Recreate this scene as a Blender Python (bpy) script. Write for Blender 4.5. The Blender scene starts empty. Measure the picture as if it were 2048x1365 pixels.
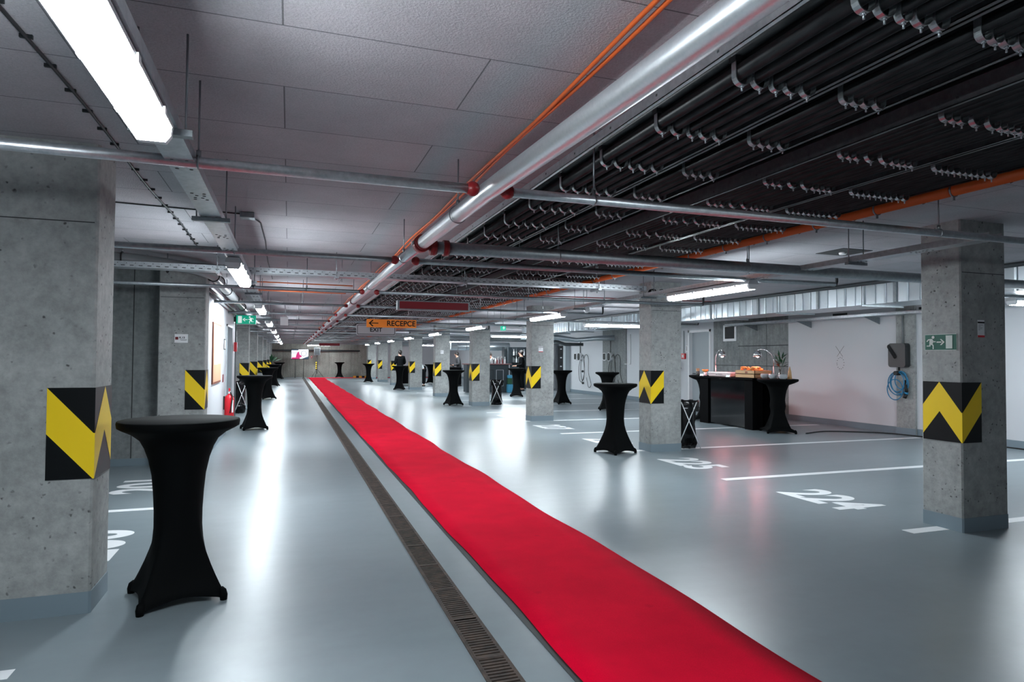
import bpy, bmesh, math, random
from mathutils import Vector, Matrix, Quaternion
random.seed(7)
PI = math.pi
SC = bpy.context.scene
COL = SC.collection
CEIL = 2.75

# ------------------------------------------------------------------ materials
def node_mat(name):
    m = bpy.data.materials.new(name); m.use_nodes = True
    nt = m.node_tree; b = nt.nodes['Principled BSDF']
    return m, nt, b
def plain(name, col, rough=0.5, metal=0.0, spec=0.5, emis=None, es=0.0, trans=0.0):
    m, nt, b = node_mat(name)
    b.inputs['Base Color'].default_value = (*col, 1)
    b.inputs['Roughness'].default_value = rough
    b.inputs['Metallic'].default_value = metal
    b.inputs['Specular IOR Level'].default_value = spec
    b.inputs['Transmission Weight'].default_value = trans
    if emis:
        b.inputs['Emission Color'].default_value = (*emis, 1)
        b.inputs['Emission Strength'].default_value = es
    return m
def N(nt, t, **kw):
    n = nt.nodes.new(t)
    for k, v in kw.items(): setattr(n, k, v)
    return n
def ramp(nt, fac, stops):
    r = N(nt, 'ShaderNodeValToRGB')
    cr = r.color_ramp
    cr.elements[0].position, cr.elements[0].color = stops[0][0], (*stops[0][1], 1)
    cr.elements[1].position, cr.elements[1].color = stops[-1][0], (*stops[-1][1], 1)
    for p, c in stops[1:-1]:
        e = cr.elements.new(p); e.color = (*c, 1)
    nt.links.new(fac, r.inputs[0]); return r
def world_coords(nt, scale=(1, 1, 1)):
    g = N(nt, 'ShaderNodeNewGeometry'); mp = N(nt, 'ShaderNodeMapping')
    mp.inputs['Scale'].default_value = scale
    nt.links.new(g.outputs['Position'], mp.inputs['Vector']); return mp.outputs[0]
def noise(nt, vec, scale, detail=4, rough=0.55):
    n = N(nt, 'ShaderNodeTexNoise'); n.inputs['Scale'].default_value = scale
    n.inputs['Detail'].default_value = detail; n.inputs['Roughness'].default_value = rough
    nt.links.new(vec, n.inputs['Vector']); return n
def mix(nt, a, b, fac, mode='MIX'):
    x = N(nt, 'ShaderNodeMix', data_type='RGBA', blend_type=mode)
    def put(s, v):
        if isinstance(v, (tuple, list)): s.default_value = (*v, 1)
        elif isinstance(v, (int, float)): s.default_value = v
        else: nt.links.new(v, s)
    put(x.inputs[0], fac); put(x.inputs[6], a); put(x.inputs[7], b)
    return x.outputs[2]
def bump(nt, b, h, strength=0.3, dist=0.01):
    bn = N(nt, 'ShaderNodeBump'); bn.inputs['Strength'].default_value = strength
    bn.inputs['Distance'].default_value = dist
    nt.links.new(h, bn.inputs['Height']); nt.links.new(bn.outputs[0], b.inputs['Normal'])

def concrete(name, dark, light, pits=True, joints=None, streak=False):
    m, nt, b = node_mat(name)
    v = world_coords(nt)
    n1 = noise(nt, v, 1.6, 6, 0.6); n2 = noise(nt, v, 14, 5, 0.7)
    r1 = ramp(nt, n1.outputs[0], [(0.3, dark), (0.7, light)])
    c = mix(nt, r1.outputs[0], ramp(nt, n2.outputs[0], [(0.3, (0.62,)*3), (0.7, (1.12,)*3)]).outputs[0], 0.8, 'MULTIPLY')
    if streak:
        sv = world_coords(nt, (5, 5, 0.5)); n4 = noise(nt, sv, 2.0, 4)
        c = mix(nt, c, ramp(nt, n4.outputs[0], [(0.35, (0.75,)*3), (0.65, (1.05,)*3)]).outputs[0], 0.7, 'MULTIPLY')
    if pits:
        vo = N(nt, 'ShaderNodeTexVoronoi'); vo.inputs['Scale'].default_value = 22
        n3 = noise(nt, v, 30, 2)
        vv = mix(nt, v, n3.outputs[1], 0.03)
        nt.links.new(vv, vo.inputs['Vector'])
        pr = ramp(nt, vo.outputs['Distance'], [(0.10, (0.25,)*3), (0.22, (1, 1, 1))])
        n5 = noise(nt, v, 5, 2)
        gate = ramp(nt, n5.outputs[0], [(0.47, (0, 0, 0)), (0.58, (1, 1, 1))])
        c = mix(nt, c, pr.outputs[0], gate.outputs[0], 'MULTIPLY')
    nt.links.new(c, b.inputs['Base Color'])
    b.inputs['Roughness'].default_value = 0.82
    bump(nt, b, n2.outputs[0], 0.25, 0.01)
    return m

M = {}
M['concrete'] = concrete('column_concrete', (0.30, 0.315, 0.31), (0.46, 0.47, 0.46))
M['wall_concrete'] = concrete('wall_concrete', (0.24, 0.26, 0.265), (0.35, 0.37, 0.37), pits=False, streak=True)
M['far_concrete'] = concrete('far_wall_concrete', (0.28, 0.275, 0.245), (0.42, 0.41, 0.37), pits=False, streak=True)
M['joint'] = plain('joint_shadow_gap', (0.05, 0.052, 0.055), 0.9)
M['skirt'] = plain('painted_skirting', (0.20, 0.26, 0.30), 0.5)
M['white_wall'] = plain('white_wall_paint', (0.66, 0.68, 0.71), 0.7)
M['white'] = plain('white_plastic', (0.84, 0.85, 0.87), 0.4)
M['offwhite'] = plain('grey_door_paint', (0.42, 0.47, 0.50), 0.5)
M['black'] = plain('black_rubber', (0.010, 0.011, 0.012), 0.6)
M['black_gloss'] = plain('black_gloss_panel', (0.003, 0.004, 0.005), 0.08, spec=0.4)
M['black_matte'] = plain('black_matte_panel', (0.002, 0.002, 0.0025), 0.8, spec=0.08)
M['dark'] = plain('dark_metal', (0.022, 0.025, 0.028), 0.5, 0.4)
M['red'] = plain('red_paint', (0.24, 0.008, 0.011), 0.35)
M['bright_red'] = plain('fire_red', (0.62, 0.008, 0.02), 0.28)
M['dark_red'] = plain('dark_red_panel', (0.16, 0.003, 0.010), 0.5)
M['orange'] = plain('orange_conduit', (0.72, 0.13, 0.02), 0.45)
M['orange_sign'] = plain('orange_sign_face', (0.85, 0.24, 0.02), 0.5)
M['green'] = plain('green_sign_face', (0.0, 0.10, 0.065), 0.45)
M['green_lit'] = plain('green_lit_sign', (0.0, 0.25, 0.15), 0.4, emis=(0.0, 0.42, 0.26), es=0.16)
M['sign_white'] = plain('sign_white', (0.62, 0.68, 0.64), 0.5)
M['sign_lit_white'] = plain('sign_lit_white', (0.8, 0.85, 0.83), 0.4, emis=(0.8, 0.95, 0.9), es=0.15)
M['sign_grey'] = plain('pale_grey_sign', (0.45, 0.46, 0.49), 0.5)
M['yellow'] = plain('yellow_foil', (1.0, 0.68, 0.004), 0.45)
M['guard_black'] = plain('black_foil', (0.003, 0.004, 0.005), 0.4, spec=.25)
M['paint'] = plain('road_paint', (0.86, 0.88, 0.90), 0.45)
M['cork'] = plain('cork_board', (0.62, 0.36, 0.22), 0.8)
M['wood'] = plain('pale_wood', (0.55, 0.33, 0.16), 0.6)
M['wood_dark'] = plain('brown_frame', (0.22, 0.06, 0.03), 0.6)
M['bread'] = plain('baked_crust', (0.70, 0.30, 0.08), 0.7)
M['leaf'] = plain('dark_leaf', (0.02, 0.09, 0.04), 0.5)
M['red_leaf'] = plain('red_flower', (0.35, 0.05, 0.02), 0.5)
M['chrome'] = plain('chrome', (0.75, 0.75, 0.76), 0.08, 1.0)
M['steel'] = plain('steel_rod', (0.30, 0.32, 0.34), 0.4, 0.85)
M['pink_lit_steel'] = plain('steel_tray_lid', (0.80, 0.66, 0.66), 0.25, 0.6)  # pink tint is reflected pink light put into the steel colour
M['glass'] = plain('clear_glass', (0.9, 0.95, 0.95), 0.05, trans=0.9)
M['stone'] = plain('pale_ceramic', (0.42, 0.44, 0.46), 0.5)
M['blue'] = plain('blue_cable', (0.02, 0.22, 0.42), 0.4)
M['blue_pack'] = plain('blue_packaging', (0.06, 0.30, 0.48), 0.4)
M['bag'] = plain('black_bin_bag', (0.003, 0.003, 0.004), 0.22, spec=.35)
M['skin'] = plain('skin', (0.52, 0.27, 0.19), 0.55)
M['hair'] = plain('dark_hair', (0.012, 0.009, 0.008), 0.6)
M['cloth_black'] = plain('black_cloth', (0.004, 0.005, 0.006), 0.9, spec=.1)
M['cloth_grey'] = plain('dark_grey_cloth', (0.035, 0.036, 0.04), 0.85)
M['denim'] = plain('dark_denim', (0.03, 0.045, 0.08), 0.85)
M['shirt'] = plain('white_shirt', (0.6, 0.66, 0.68), 0.8)
M['crate_yellow'] = plain('yellow_crate', (0.62, 0.30, 0.01), 0.5)
M['bar_front'] = plain('bar_front_panel', (0.03, 0.042, 0.05), 0.45)
M['bar_top'] = plain('bar_top_edge', (0.22, 0.09, 0.09), 0.4)
M['pipe_grey'] = plain('grey_plastic_pipe', (0.20, 0.215, 0.225), 0.32)
M['pipe_dark'] = plain('dark_grey_pipe', (0.075, 0.085, 0.092), 0.42, 0.3)
M['wine'] = plain('dark_bottle_glass', (0.05, 0.02, 0.03), 0.1)
M['charger_grey'] = plain('charger_grey', (0.022, 0.025, 0.027), 0.45)
M['screen'] = plain('screen_white', (0.2, 0.2, 0.2), 0.3, emis=(0.85, 0.9, 1.0), es=0.32)
M['screen_pink'] = plain('screen_pink', (0.1, 0.02, 0.05), 0.3, emis=(0.75, 0.02, 0.22), es=0.22)
M['screen_dark'] = plain('screen_dark', (0.01, 0.02, 0.03), 0.3, emis=(0.01, 0.02, 0.03), es=1.0)
M['lamp'] = plain('fluorescent_diffuser', (0.8, 0.85, 0.9), 0.4, emis=(0.86, 0.95, 1.0), es=30.0)
M['lamp_body'] = plain('lamp_housing', (0.5, 0.52, 0.54), 0.5)
M['warm_bulb'] = plain('heat_lamp_bulb', (1, 0.6, 0.5), 0.4, emis=(1.0, 0.33, 0.33), es=150.0)

def galv(name, c1, c2, rough=0.34, scale=26):
    m, nt, b = node_mat(name)
    v = world_coords(nt); n = noise(nt, v, scale, 5, 0.7)
    r = ramp(nt, n.outputs[0], [(0.3, c1), (0.7, c2)])
    nt.links.new(r.outputs[0], b.inputs['Base Color'])
    b.inputs['Metallic'].default_value = 0.85
    rr = ramp(nt, n.outputs[0], [(0.3, (rough - .03,)*3), (0.7, (rough + .05,)*3)])
    nt.links.new(rr.outputs[0], b.inputs['Roughness'])
    return m
M['galv'] = galv('galvanised_pipe', (0.42, 0.46, 0.49), (0.62, 0.65, 0.68))
M['galv_main'] = galv('bright_galvanised_pipe', (0.68, 0.71, 0.74), (0.78, 0.80, 0.82), 0.36, 60)
M['galv_sheet'] = galv('galvanised_sheet', (0.58, 0.65, 0.69), (0.66, 0.72, 0.76), 0.30, 3)
M['dark_rail'] = galv('dark_metal_rail', (0.10, 0.11, 0.12), (0.17, 0.18, 0.19), 0.45)
M['galv_clamp'] = galv('galvanised_clamp', (0.36, 0.40, 0.42), (0.46, 0.50, 0.52), 0.30)
M['galv_dark'] = galv('dull_and_shaded_galvanised', (0.24, 0.27, 0.29), (0.36, 0.39, 0.41), 0.42)  # dull parts; on the crossing pipes this tone stands in for shade

def mk_cable():
    m, nt, b = node_mat('black_corrugated_conduit')
    v = world_coords(nt, (6, 1.2, 6)); n = noise(nt, v, 6, 4)
    r = ramp(nt, n.outputs[0], [(0.35, (0.004, 0.005, 0.006)), (0.75, (0.034, 0.036, 0.039))])  # lighter streaks put part of the conduits' highlights into the colour
    nt.links.new(r.outputs[0], b.inputs['Base Color']); b.inputs['Roughness'].default_value = 0.36; b.inputs['Specular IOR Level'].default_value = 0.42
    return m
M['cable'] = mk_cable()

def mk_fabric():
    m, nt, b = node_mat('black_stretch_fabric')
    v = world_coords(nt); n = noise(nt, v, 500, 2)
    r = ramp(nt, n.outputs[0], [(0.3, (0.0012, 0.0016, 0.002)), (0.7, (0.003, 0.0036, 0.004))])
    nt.links.new(r.outputs[0], b.inputs['Base Color'])
    b.inputs['Roughness'].default_value = 0.75; b.inputs['Specular IOR Level'].default_value = 0.08
    b.inputs['Sheen Weight'].default_value = 0.0
    return m
M['fabric'] = mk_fabric()
M['fabric_top'] = plain('black_table_top_fabric', (0.007, 0.009, 0.010), 0.8, spec=.15)

def mk_floor():
    m, nt, b = node_mat('grey_blue_resin_floor')
    v = world_coords(nt); vs = world_coords(nt, (0.35, 1.6, 1))
    n1 = noise(nt, v, 0.55, 2, 0.5); n2 = noise(nt, vs, 3.0, 3, 0.5); n3 = noise(nt, v, 9, 4, 0.6)
    c = ramp(nt, n1.outputs[0], [(0.1, (0.18, 0.222, 0.245)), (0.9, (0.29, 0.34, 0.365))]).outputs[0]
    c = mix(nt, c, ramp(nt, n2.outputs[0], [(0.2, (0.92,)*3), (0.8, (1.06,)*3)]).outputs[0], 0.7, 'MULTIPLY')
    c = mix(nt, c, ramp(nt, n3.outputs[0], [(0.15, (0.90,)*3), (0.85, (1.08,)*3)]).outputs[0], 0.6, 'MULTIPLY')
    nt.links.new(c, b.inputs['Base Color'])
    rr = ramp(nt, n1.outputs[0], [(0.1, (0.26,)*3), (0.9, (0.38,)*3)])
    nt.links.new(rr.outputs[0], b.inputs['Roughness'])
    b.inputs['Specular IOR Level'].default_value = 0.6
    n6 = noise(nt, v, 4, 1); bump(nt, b, n6.outputs[0], 0.012, 0.01)
    return m
M['floor'] = mk_floor()

def mk_ceiling():
    m, nt, b = node_mat('ceiling_insulation_boards')
    v = world_coords(nt)
    off = N(nt, 'ShaderNodeMapping'); off.inputs['Location'].default_value = (0.04, -2.55 + 0.582 * 20, 0)
    nt.links.new(v, off.inputs['Vector'])
    br = N(nt, 'ShaderNodeTexBrick')
    br.inputs['Scale'].default_value = 1.0; br.inputs['Mortar Size'].default_value = 0.004
    br.inputs['Brick Width'].default_value = 1.64; br.inputs['Row Height'].default_value = 0.582
    br.offset = 0.5
    br.inputs['Color1'].default_value = (0.47, 0.45, 0.475, 1); br.inputs['Color2'].default_value = (0.42, 0.42, 0.45, 1)
    br.inputs['Mortar'].default_value = (0.16, 0.16, 0.17, 1); br.inputs['Mortar Smooth'].default_value = 0.3
    nt.links.new(off.outputs[0], br.inputs['Vector'])
    n1 = noise(nt, v, 1.3, 5, 0.6); n2 = noise(nt, v, 95, 3, 0.7)
    c = mix(nt, br.outputs[0], ramp(nt, n1.outputs[0], [(0.3, (0.80,)*3), (0.7, (1.10,)*3)]).outputs[0], 0.8, 'MULTIPLY')
    c = mix(nt, c, ramp(nt, n2.outputs[0], [(0.3, (0.80,)*3), (0.7, (1.1,)*3)]).outputs[0], 0.7, 'MULTIPLY')
    nt.links.new(c, b.inputs['Base Color']); b.inputs['Roughness'].default_value = 0.9
    bump(nt, b, n2.outputs[0], 0.5, 0.012)
    return m
M['ceiling'] = mk_ceiling()

def mk_carpet():
    m, nt, b = node_mat('red_carpet_pile')
    v = world_coords(nt); n1 = noise(nt, v, 260, 3, 0.8); n2 = noise(nt, v, 2.2, 5)
    c = ramp(nt, n1.outputs[0], [(0.3, (0.70, 0.0, 0.022)), (0.7, (0.92, 0.0, 0.042))]).outputs[0]
    c = mix(nt, c, ramp(nt, n2.outputs[0], [(0.35, (0.88,)*3), (0.65, (1.05,)*3)]).outputs[0], 0.8, 'MULTIPLY')
    vo = N(nt, 'ShaderNodeTexVoronoi'); vo.inputs['Scale'].default_value = 3.3
    nt.links.new(v, vo.inputs['Vector'])
    dirt = ramp(nt, vo.outputs['Distance'], [(0.05, (0.80,)*3), (0.12, (1, 1, 1))])
    c = mix(nt, c, dirt.outputs[0], 0.6, 'MULTIPLY')
    nt.links.new(c, b.inputs['Base Color']); b.inputs['Roughness'].default_value = 0.95
    b.inputs['Specular IOR Level'].default_value = 0.1
    bump(nt, b, n1.outputs[0], 0.4, 0.004)
    return m
M['carpet'] = mk_carpet()

def mk_rust():
    m, nt, b = node_mat('rusty_cast_iron')
    v = world_coords(nt); n1 = noise(nt, v, 12, 5, 0.7)
    r = ramp(nt, n1.outputs[0], [(0.3, (0.022, 0.018, 0.016)), (0.55, (0.07, 0.048, 0.038)), (0.8, (0.12, 0.07, 0.045))])
    nt.links.new(r.outputs[0], b.inputs['Base Color']); b.inputs['Roughness'].default_value = 0.7
    return m
M['rust'] = mk_rust()

# ------------------------------------------------------------------ mesh builder
def smooth(pts, n=5):
    P = [Vector(p) for p in pts]; out = []
    for i in range(len(P) - 1):
        a, b, c, d = P[max(i - 1, 0)], P[i], P[i + 1], P[min(i + 2, len(P) - 1)]
        for k in range(n):
            t = k / n; out.append(.5 * ((2 * b) + (c - a) * t + (2 * a - 5 * b + 4 * c - d) * t * t + (3 * b - a - 3 * c + d) * t ** 3))
    out.append(P[-1]); return out
class MB:
    def __init__(s): s.v = []; s.f = []; s.mi = []; s.mats = []; s.sm = []
    def m(s, mat):
        if mat not in s.mats: s.mats.append(mat)
        return s.mats.index(mat)
    def add(s, vs, fs, mat, smooth=False):
        o = len(s.v); s.v += [tuple(p) for p in vs]; i = s.m(mat)
        for f in fs: s.f.append([o + k for k in f]); s.mi.append(i); s.sm.append(smooth)
    def box(s, x0, y0, z0, x1, y1, z1, mat):
        if x0 > x1: x0, x1 = x1, x0
        if y0 > y1: y0, y1 = y1, y0
        if z0 > z1: z0, z1 = z1, z0
        vs = [(x, y, z) for z in (z0, z1) for y in (y0, y1) for x in (x0, x1)]
        s.add(vs, [(0, 2, 3, 1), (4, 5, 7, 6), (0, 1, 5, 4), (2, 6, 7, 3), (0, 4, 6, 2), (1, 3, 7, 5)], mat)
        return s
    def bbox(s, x0, y0, z0, x1, y1, z1, mat, r=0.005):   # chamfered vertical edges + top
        pts = [(x0 + r, y0), (x1 - r, y0), (x1, y0 + r), (x1, y1 - r), (x1 - r, y1), (x0 + r, y1), (x0, y1 - r), (x0, y0 + r)]
        cx, cy = (x0 + x1) / 2, (y0 + y1) / 2
        def ring(z, k): return [(p[0] - (r if p[0] > cx else -r) * k, p[1] - (r if p[1] > cy else -r) * k, z) for p in pts]
        vs = ring(z0, 1) + ring(z0 + r, 0) + ring(z1 - r, 0) + ring(z1, 1)
        fs = [tuple(range(7, -1, -1)), tuple(range(24, 32))]
        for j in range(3):
            for i in range(8): a, b2 = j * 8 + i, j * 8 + (i + 1) % 8; fs.append((a, b2, b2 + 8, a + 8))
        s.add(vs, fs, mat); return s
    def prism(s, poly, axis, a, b, mat):   # poly in 2D, extruded along axis from a to b
        def P(p, t): return {'x': (t, p[0], p[1]), 'y': (p[0], t, p[1]), 'z': (p[0], p[1], t)}[axis]
        n = len(poly); vs = [P(p, a) for p in poly] + [P(p, b) for p in poly]
        fs = [tuple(range(n)), tuple(range(2 * n - 1, n - 1, -1))] + [(i, (i + 1) % n, (i + 1) % n + n, i + n) for i in range(n)]
        s.add(vs, fs, mat); return s
    def tube(s, pts, r, mat, seg=10, caps=True, closed=False):
        pts = [Vector(p) for p in pts]; n = len(pts)
        rs = r if isinstance(r, (list, tuple)) else [r] * n
        vs = []; prev = None
        for i, p in enumerate(pts):
            if closed: t = pts[(i + 1) % n] - pts[i - 1]
            else: t = pts[min(i + 1, n - 1)] - pts[max(i - 1, 0)]
            t.normalize()
            if prev is None:
                up = Vector((0, 0, 1)) if abs(t.z) < 0.9 else Vector((1, 0, 0))
                u = t.cross(up).normalized()
            else:
                u = prev - t * prev.dot(t); u.normalize()
            prev = u; w = t.cross(u)
            for k in range(seg):
                a = 2 * PI * k / seg
                vs.append(p + (u * math.cos(a) + w * math.sin(a)) * rs[i])
        fs = []
        for i in range(n if closed else n - 1):
            for k in range(seg):
                a, b2 = i * seg + k, i * seg + (k + 1) % seg; c, d = ((i + 1) % n) * seg + (k + 1) % seg, ((i + 1) % n) * seg + k
                fs.append((a, b2, c, d))
        s.add(vs, fs, mat, True)
        if caps and not closed:
            s.add([vs[k] for k in range(seg)], [tuple(range(seg - 1, -1, -1))], mat)
            s.add([vs[(n - 1) * seg + k] for k in range(seg)], [tuple(range(seg))], mat)
        return s
    def lathe(s, prof, c, mat, seg=24, smooth=True):
        vs = []; fs = []; n = len(prof)
        for r, z in prof:
            for k in range(seg):
                a = 2 * PI * k / seg; vs.append((c[0] + r * math.cos(a), c[1] + r * math.sin(a), c[2] + z))
        for i in range(n - 1):
            for k in range(seg): fs.append((i * seg + k, i * seg + (k + 1) % seg, (i + 1) * seg + (k + 1) % seg, (i + 1) * seg + k))
        s.add(vs, fs, mat, smooth)
        if prof[0][0] > 1e-4: s.add(vs[:seg], [tuple(range(seg - 1, -1, -1))], mat)
        if prof[-1][0] > 1e-4: s.add(vs[-seg:], [tuple(range(seg))], mat)
        return s
    def ball(s, c, r, mat, seg=12, rings=8, sx=1, sy=1, sz=1):
        prof = [(r * math.sin(PI * i / rings), -r * math.cos(PI * i / rings)) for i in range(rings + 1)]
        vs = []; fs = []
        for pr, z in prof:
            for k in range(seg):
                a = 2 * PI * k / seg; vs.append((c[0] + sx * pr * math.cos(a), c[1] + sy * pr * math.sin(a), c[2] + sz * z))
        for i in range(rings):
            for k in range(seg): fs.append((i * seg + k, i * seg + (k + 1) % seg, (i + 1) * seg + (k + 1) % seg, (i + 1) * seg + k))
        s.add(vs, fs, mat, True); return s
    def poly(s, pts, mat): s.add(pts, [tuple(range(len(pts)))], mat); return s
    def mesh(s, name, off=(0, 0, 0)):
        me = bpy.data.meshes.new(name)
        me.from_pydata([(p[0] - off[0], p[1] - off[1], p[2] - off[2]) for p in s.v], [], s.f)
        for mt in s.mats: me.materials.append(M[mt] if isinstance(mt, str) else mt)
        me.polygons.foreach_set('material_index', s.mi); me.polygons.foreach_set('use_smooth', s.sm)
        me.validate(); me.update()
        bm = bmesh.new(); bm.from_mesh(me)
        bmesh.ops.remove_doubles(bm, verts=bm.verts, dist=1e-5) if len(me.vertices) < 4000 else None
        bmesh.ops.recalc_face_normals(bm, faces=bm.faces); bm.to_mesh(me); bm.free()
        return me

def tag(o, label=None, cat=None, group=None, kind=None):
    if label: o['label'] = label
    if cat: o['category'] = cat
    if group: o['group'] = group
    if kind: o['kind'] = kind
    return o
def thing(name, loc, label, cat, group=None, rz=0.0):
    o = bpy.data.objects.new(name, None); COL.objects.link(o)
    o.empty_display_size = 0.1
    o.location = loc; o.rotation_euler = (0, 0, rz)
    return tag(o, label, cat, group)
def part(name, mb, parent, label=None, local=False):   # mesh given in world coordinates unless local
    off = (0, 0, 0)
    if parent is not None and not local:
        q = parent; off = Vector((0, 0, 0))
        while q is not None: off = off + q.location; q = q.parent
    o = bpy.data.objects.new(name, mb.mesh(name, off)); COL.objects.link(o)
    if parent is not None: o.parent = parent
    if label: o['label'] = label
    return o
def single(name, mb, label, cat, group=None, base=None):   # a one-mesh thing, origin at its base
    if base is None:
        xs = [p[0] for p in mb.v]; ys = [p[1] for p in mb.v]; zs = [p[2] for p in mb.v]
        base = ((min(xs) + max(xs)) / 2, (min(ys) + max(ys)) / 2, min(zs))
    o = bpy.data.objects.new(name, mb.mesh(name, base)); COL.objects.link(o); o.location = base
    return tag(o, label, cat, group)
def struct(name, mb, parent=None):
    o = bpy.data.objects.new(name, mb.mesh(name)); COL.objects.link(o)
    if parent: o.parent = parent
    else: o['kind'] = 'structure'
    return o
def dup(root, loc, rz=None, label=None, group=None):
    def cp(o, par):
        c = o.copy(); COL.objects.link(c); c.parent = par
        for ch in list(o.children): cp(ch, c)
        return c
    r = cp(root, None); r.location = loc
    if rz is not None: r.rotation_euler = (0, 0, rz)
    if label: r['label'] = label
    if group: r['group'] = group
    return r
def text_mb(txt, size, mat, offset=0.0, sx=1.0, depth=0.001, align='CENTER', spacing=1.0):
    cu = bpy.data.curves.new('t', 'FONT'); cu.body = txt; cu.size = size; cu.offset = offset
    cu.extrude = depth; cu.align_x = align; cu.align_y = 'CENTER'; cu.space_character = spacing
    ob = bpy.data.objects.new('t', cu); COL.objects.link(ob)
    dg = bpy.context.evaluated_depsgraph_get(); me = bpy.data.meshes.new_from_object(ob.evaluated_get(dg))
    mb = MB(); mb.add([(v.co.x * sx, v.co.y, v.co.z) for v in me.vertices], [tuple(p.vertices) for p in me.polygons], mat)
    bpy.data.objects.remove(ob); bpy.data.curves.remove(cu); bpy.data.meshes.remove(me)
    return mb
def xf(mb, o, ax, ay, az):     # map local (x,y,z) to world by origin + axes
    o, ax, ay, az = Vector(o), Vector(ax), Vector(ay), Vector(az)
    mb.v = [tuple(o + ax * p[0] + ay * p[1] + az * p[2]) for p in mb.v]; return mb

# ------------------------------------------------------------------ camera
f, yaw, pit, rol = 1288.0, 0.333, 0.0263, 0.0065
cy, sy, cp_, sp_ = math.cos(yaw), math.sin(yaw), math.cos(pit), math.sin(pit)
F = Vector((sy * cp_, cy * cp_, sp_)); R0 = Vector((cy, -sy, 0)); U0 = R0.cross(F)
RR = R0 * math.cos(rol) + U0 * math.sin(rol); UU = U0 * math.cos(rol) - R0 * math.sin(rol)
cam = bpy.data.cameras.new('camera'); co = bpy.data.objects.new('camera', cam); COL.objects.link(co)
cam.sensor_width = 36; cam.lens = 36 * f / 2048; cam.clip_start = 0.05; cam.clip_end = 200
mw = Matrix((( RR.x, UU.x, -F.x, 0), (RR.y, UU.y, -F.y, 0), (RR.z, UU.z, -F.z, 1.5), (0, 0, 0, 1)))
co.matrix_world = mw
SC.camera = co

# ------------------------------------------------------------------ setting
YB, YF = -6.0, 49.5
XL, XR = -7.0, 11.9
struct('floor', MB().box(XL, YB, -0.2, XR, YF, 0, 'floor'))
struct('ceiling', MB().box(XL, YB, CEIL, XR, YF, CEIL + 0.2, 'ceiling'))
# far wall with a plain concrete part, a white part on the right
w = MB(); w.box(XL, YF, 0, 5.0, YF + .2, CEIL, 'far_concrete'); w.box(5.0, YF, 0, XR, YF + .2, CEIL, 'white_wall')
for x in (-5.2, -3.6, -2.0, -0.4, 1.2, 2.8, 4.4): w.box(x, YF - .004, 0.12, x + .012, YF, CEIL, 'joint')
w.box(4.9, YF - .3, 0, 5.5, YF, CEIL, 'far_concrete')
struct('wall_far', w)
struct('wall_back', MB().box(XL, YB - .2, 0, XR, YB, CEIL, 'wall_concrete'))
w = MB(); w.box(XL - .2, YB, 0, XL, YF, CEIL, 'wall_concrete'); struct('wall_left', w)
# bay back wall on the left, facing the camera
w = MB(); w.box(XL, 10.0, 0, -1.55, 10.25, CEIL, 'wall_concrete')
for x in (-2.02, -3.4, -4.8): w.box(x, 9.996, 0.1, x + .012, 10.0, CEIL, 'joint')
struct('wall_bay', w)
struct('baseboard_bay', MB().box(XL, 9.985, 0, -1.6, 9.999, .1, 'skirt'))
# white partition wall along the aisle with a door opening 13.3 .. 14.6
w = MB(); w.box(-1.35, 10.05, 0, -1.15, 13.55, CEIL, 'white_wall'); w.box(-1.35, 14.75, 0, -1.15, 15.6, CEIL, 'white_wall')
w.box(-1.35, 13.55, 2.12, -1.15, 14.75, CEIL, 'white_wall'); w.box(XL, 15.4, 0, -1.35, 15.6, CEIL, 'wall_concrete')
struct('wall_partition', w)
struct('baseboard_partition', MB().box(-1.15, 10.05, 0, -1.135, 13.5, .1, 'skirt'))
d = struct('door_1', MB().box(-1.27, 13.6, 0.01, -1.22, 14.7, 2.08, 'offwhite')
           .box(-1.30, 13.55, 0, -1.13, 13.60, 2.12, 'offwhite').box(-1.30, 14.70, 0, -1.13, 14.75, 2.12, 'offwhite').box(-1.30, 13.55, 2.08, -1.13, 14.75, 2.12, 'offwhite'))
struct('door_handle', MB().tube([(-1.22, 13.72, 1.05), (-1.17, 13.72, 1.05), (-1.17, 13.84, 1.05)], .01, 'steel'), d)
# right wall
w = MB()
def rw(y0, y1, mat, z0=0, z1=CEIL, dx=0.0): w.box(XR - dx, y0, z0, XR + .2, y1, z1, mat)
rw(YB, 9.56, 'white_wall'); rw(9.56, 9.98, 'concrete', dx=.05); rw(9.98, 13.07, 'white_wall')
rw(13.07, 16.1, 'wall_concrete'); rw(16.1, 16.27, 'white_wall'); rw(16.27, 17.34, 'white_wall', 2.37); rw(17.34, 21.3, 'white_wall')
rw(21.3, 23.2, 'wall_concrete', dx=.03); rw(23.2, 26.4, 'white_wall'); rw(28.6, YF, 'white_wall'); rw(26.4, 28.6, 'white_wall', 2.2)
w.box(XR + .35, 26.2, 0, XR + .5, 28.8, CEIL, 'white_wall'); w.box(XR + .2, 16.2, 0, XR + .3, 17.4, CEIL, 'white_wall')
w.box(XR - .004, 13.08, 1.86, XR, 15.0, 1.88, 'joint'); w.box(XR - .004, 13.08, 1.32, XR, 16.0, 1.335, 'joint'); w.box(XR - .004, 13.85, .1, XR, 13.86, CEIL, 'joint')
struct('wall_right', w)
w = MB()
for y0, y1 in ((YB, 9.55), (9.99, 16.1), (17.36, 21.28), (23.22, 26.38), (28.62, 49.4)): w.box(XR - .015, y0, 0, XR, y1, .13, 'skirt')
w.box(XR - .065, 9.55, 0, XR - .05, 9.99, .13, 'skirt')
struct('baseboard_right', w)
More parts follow.
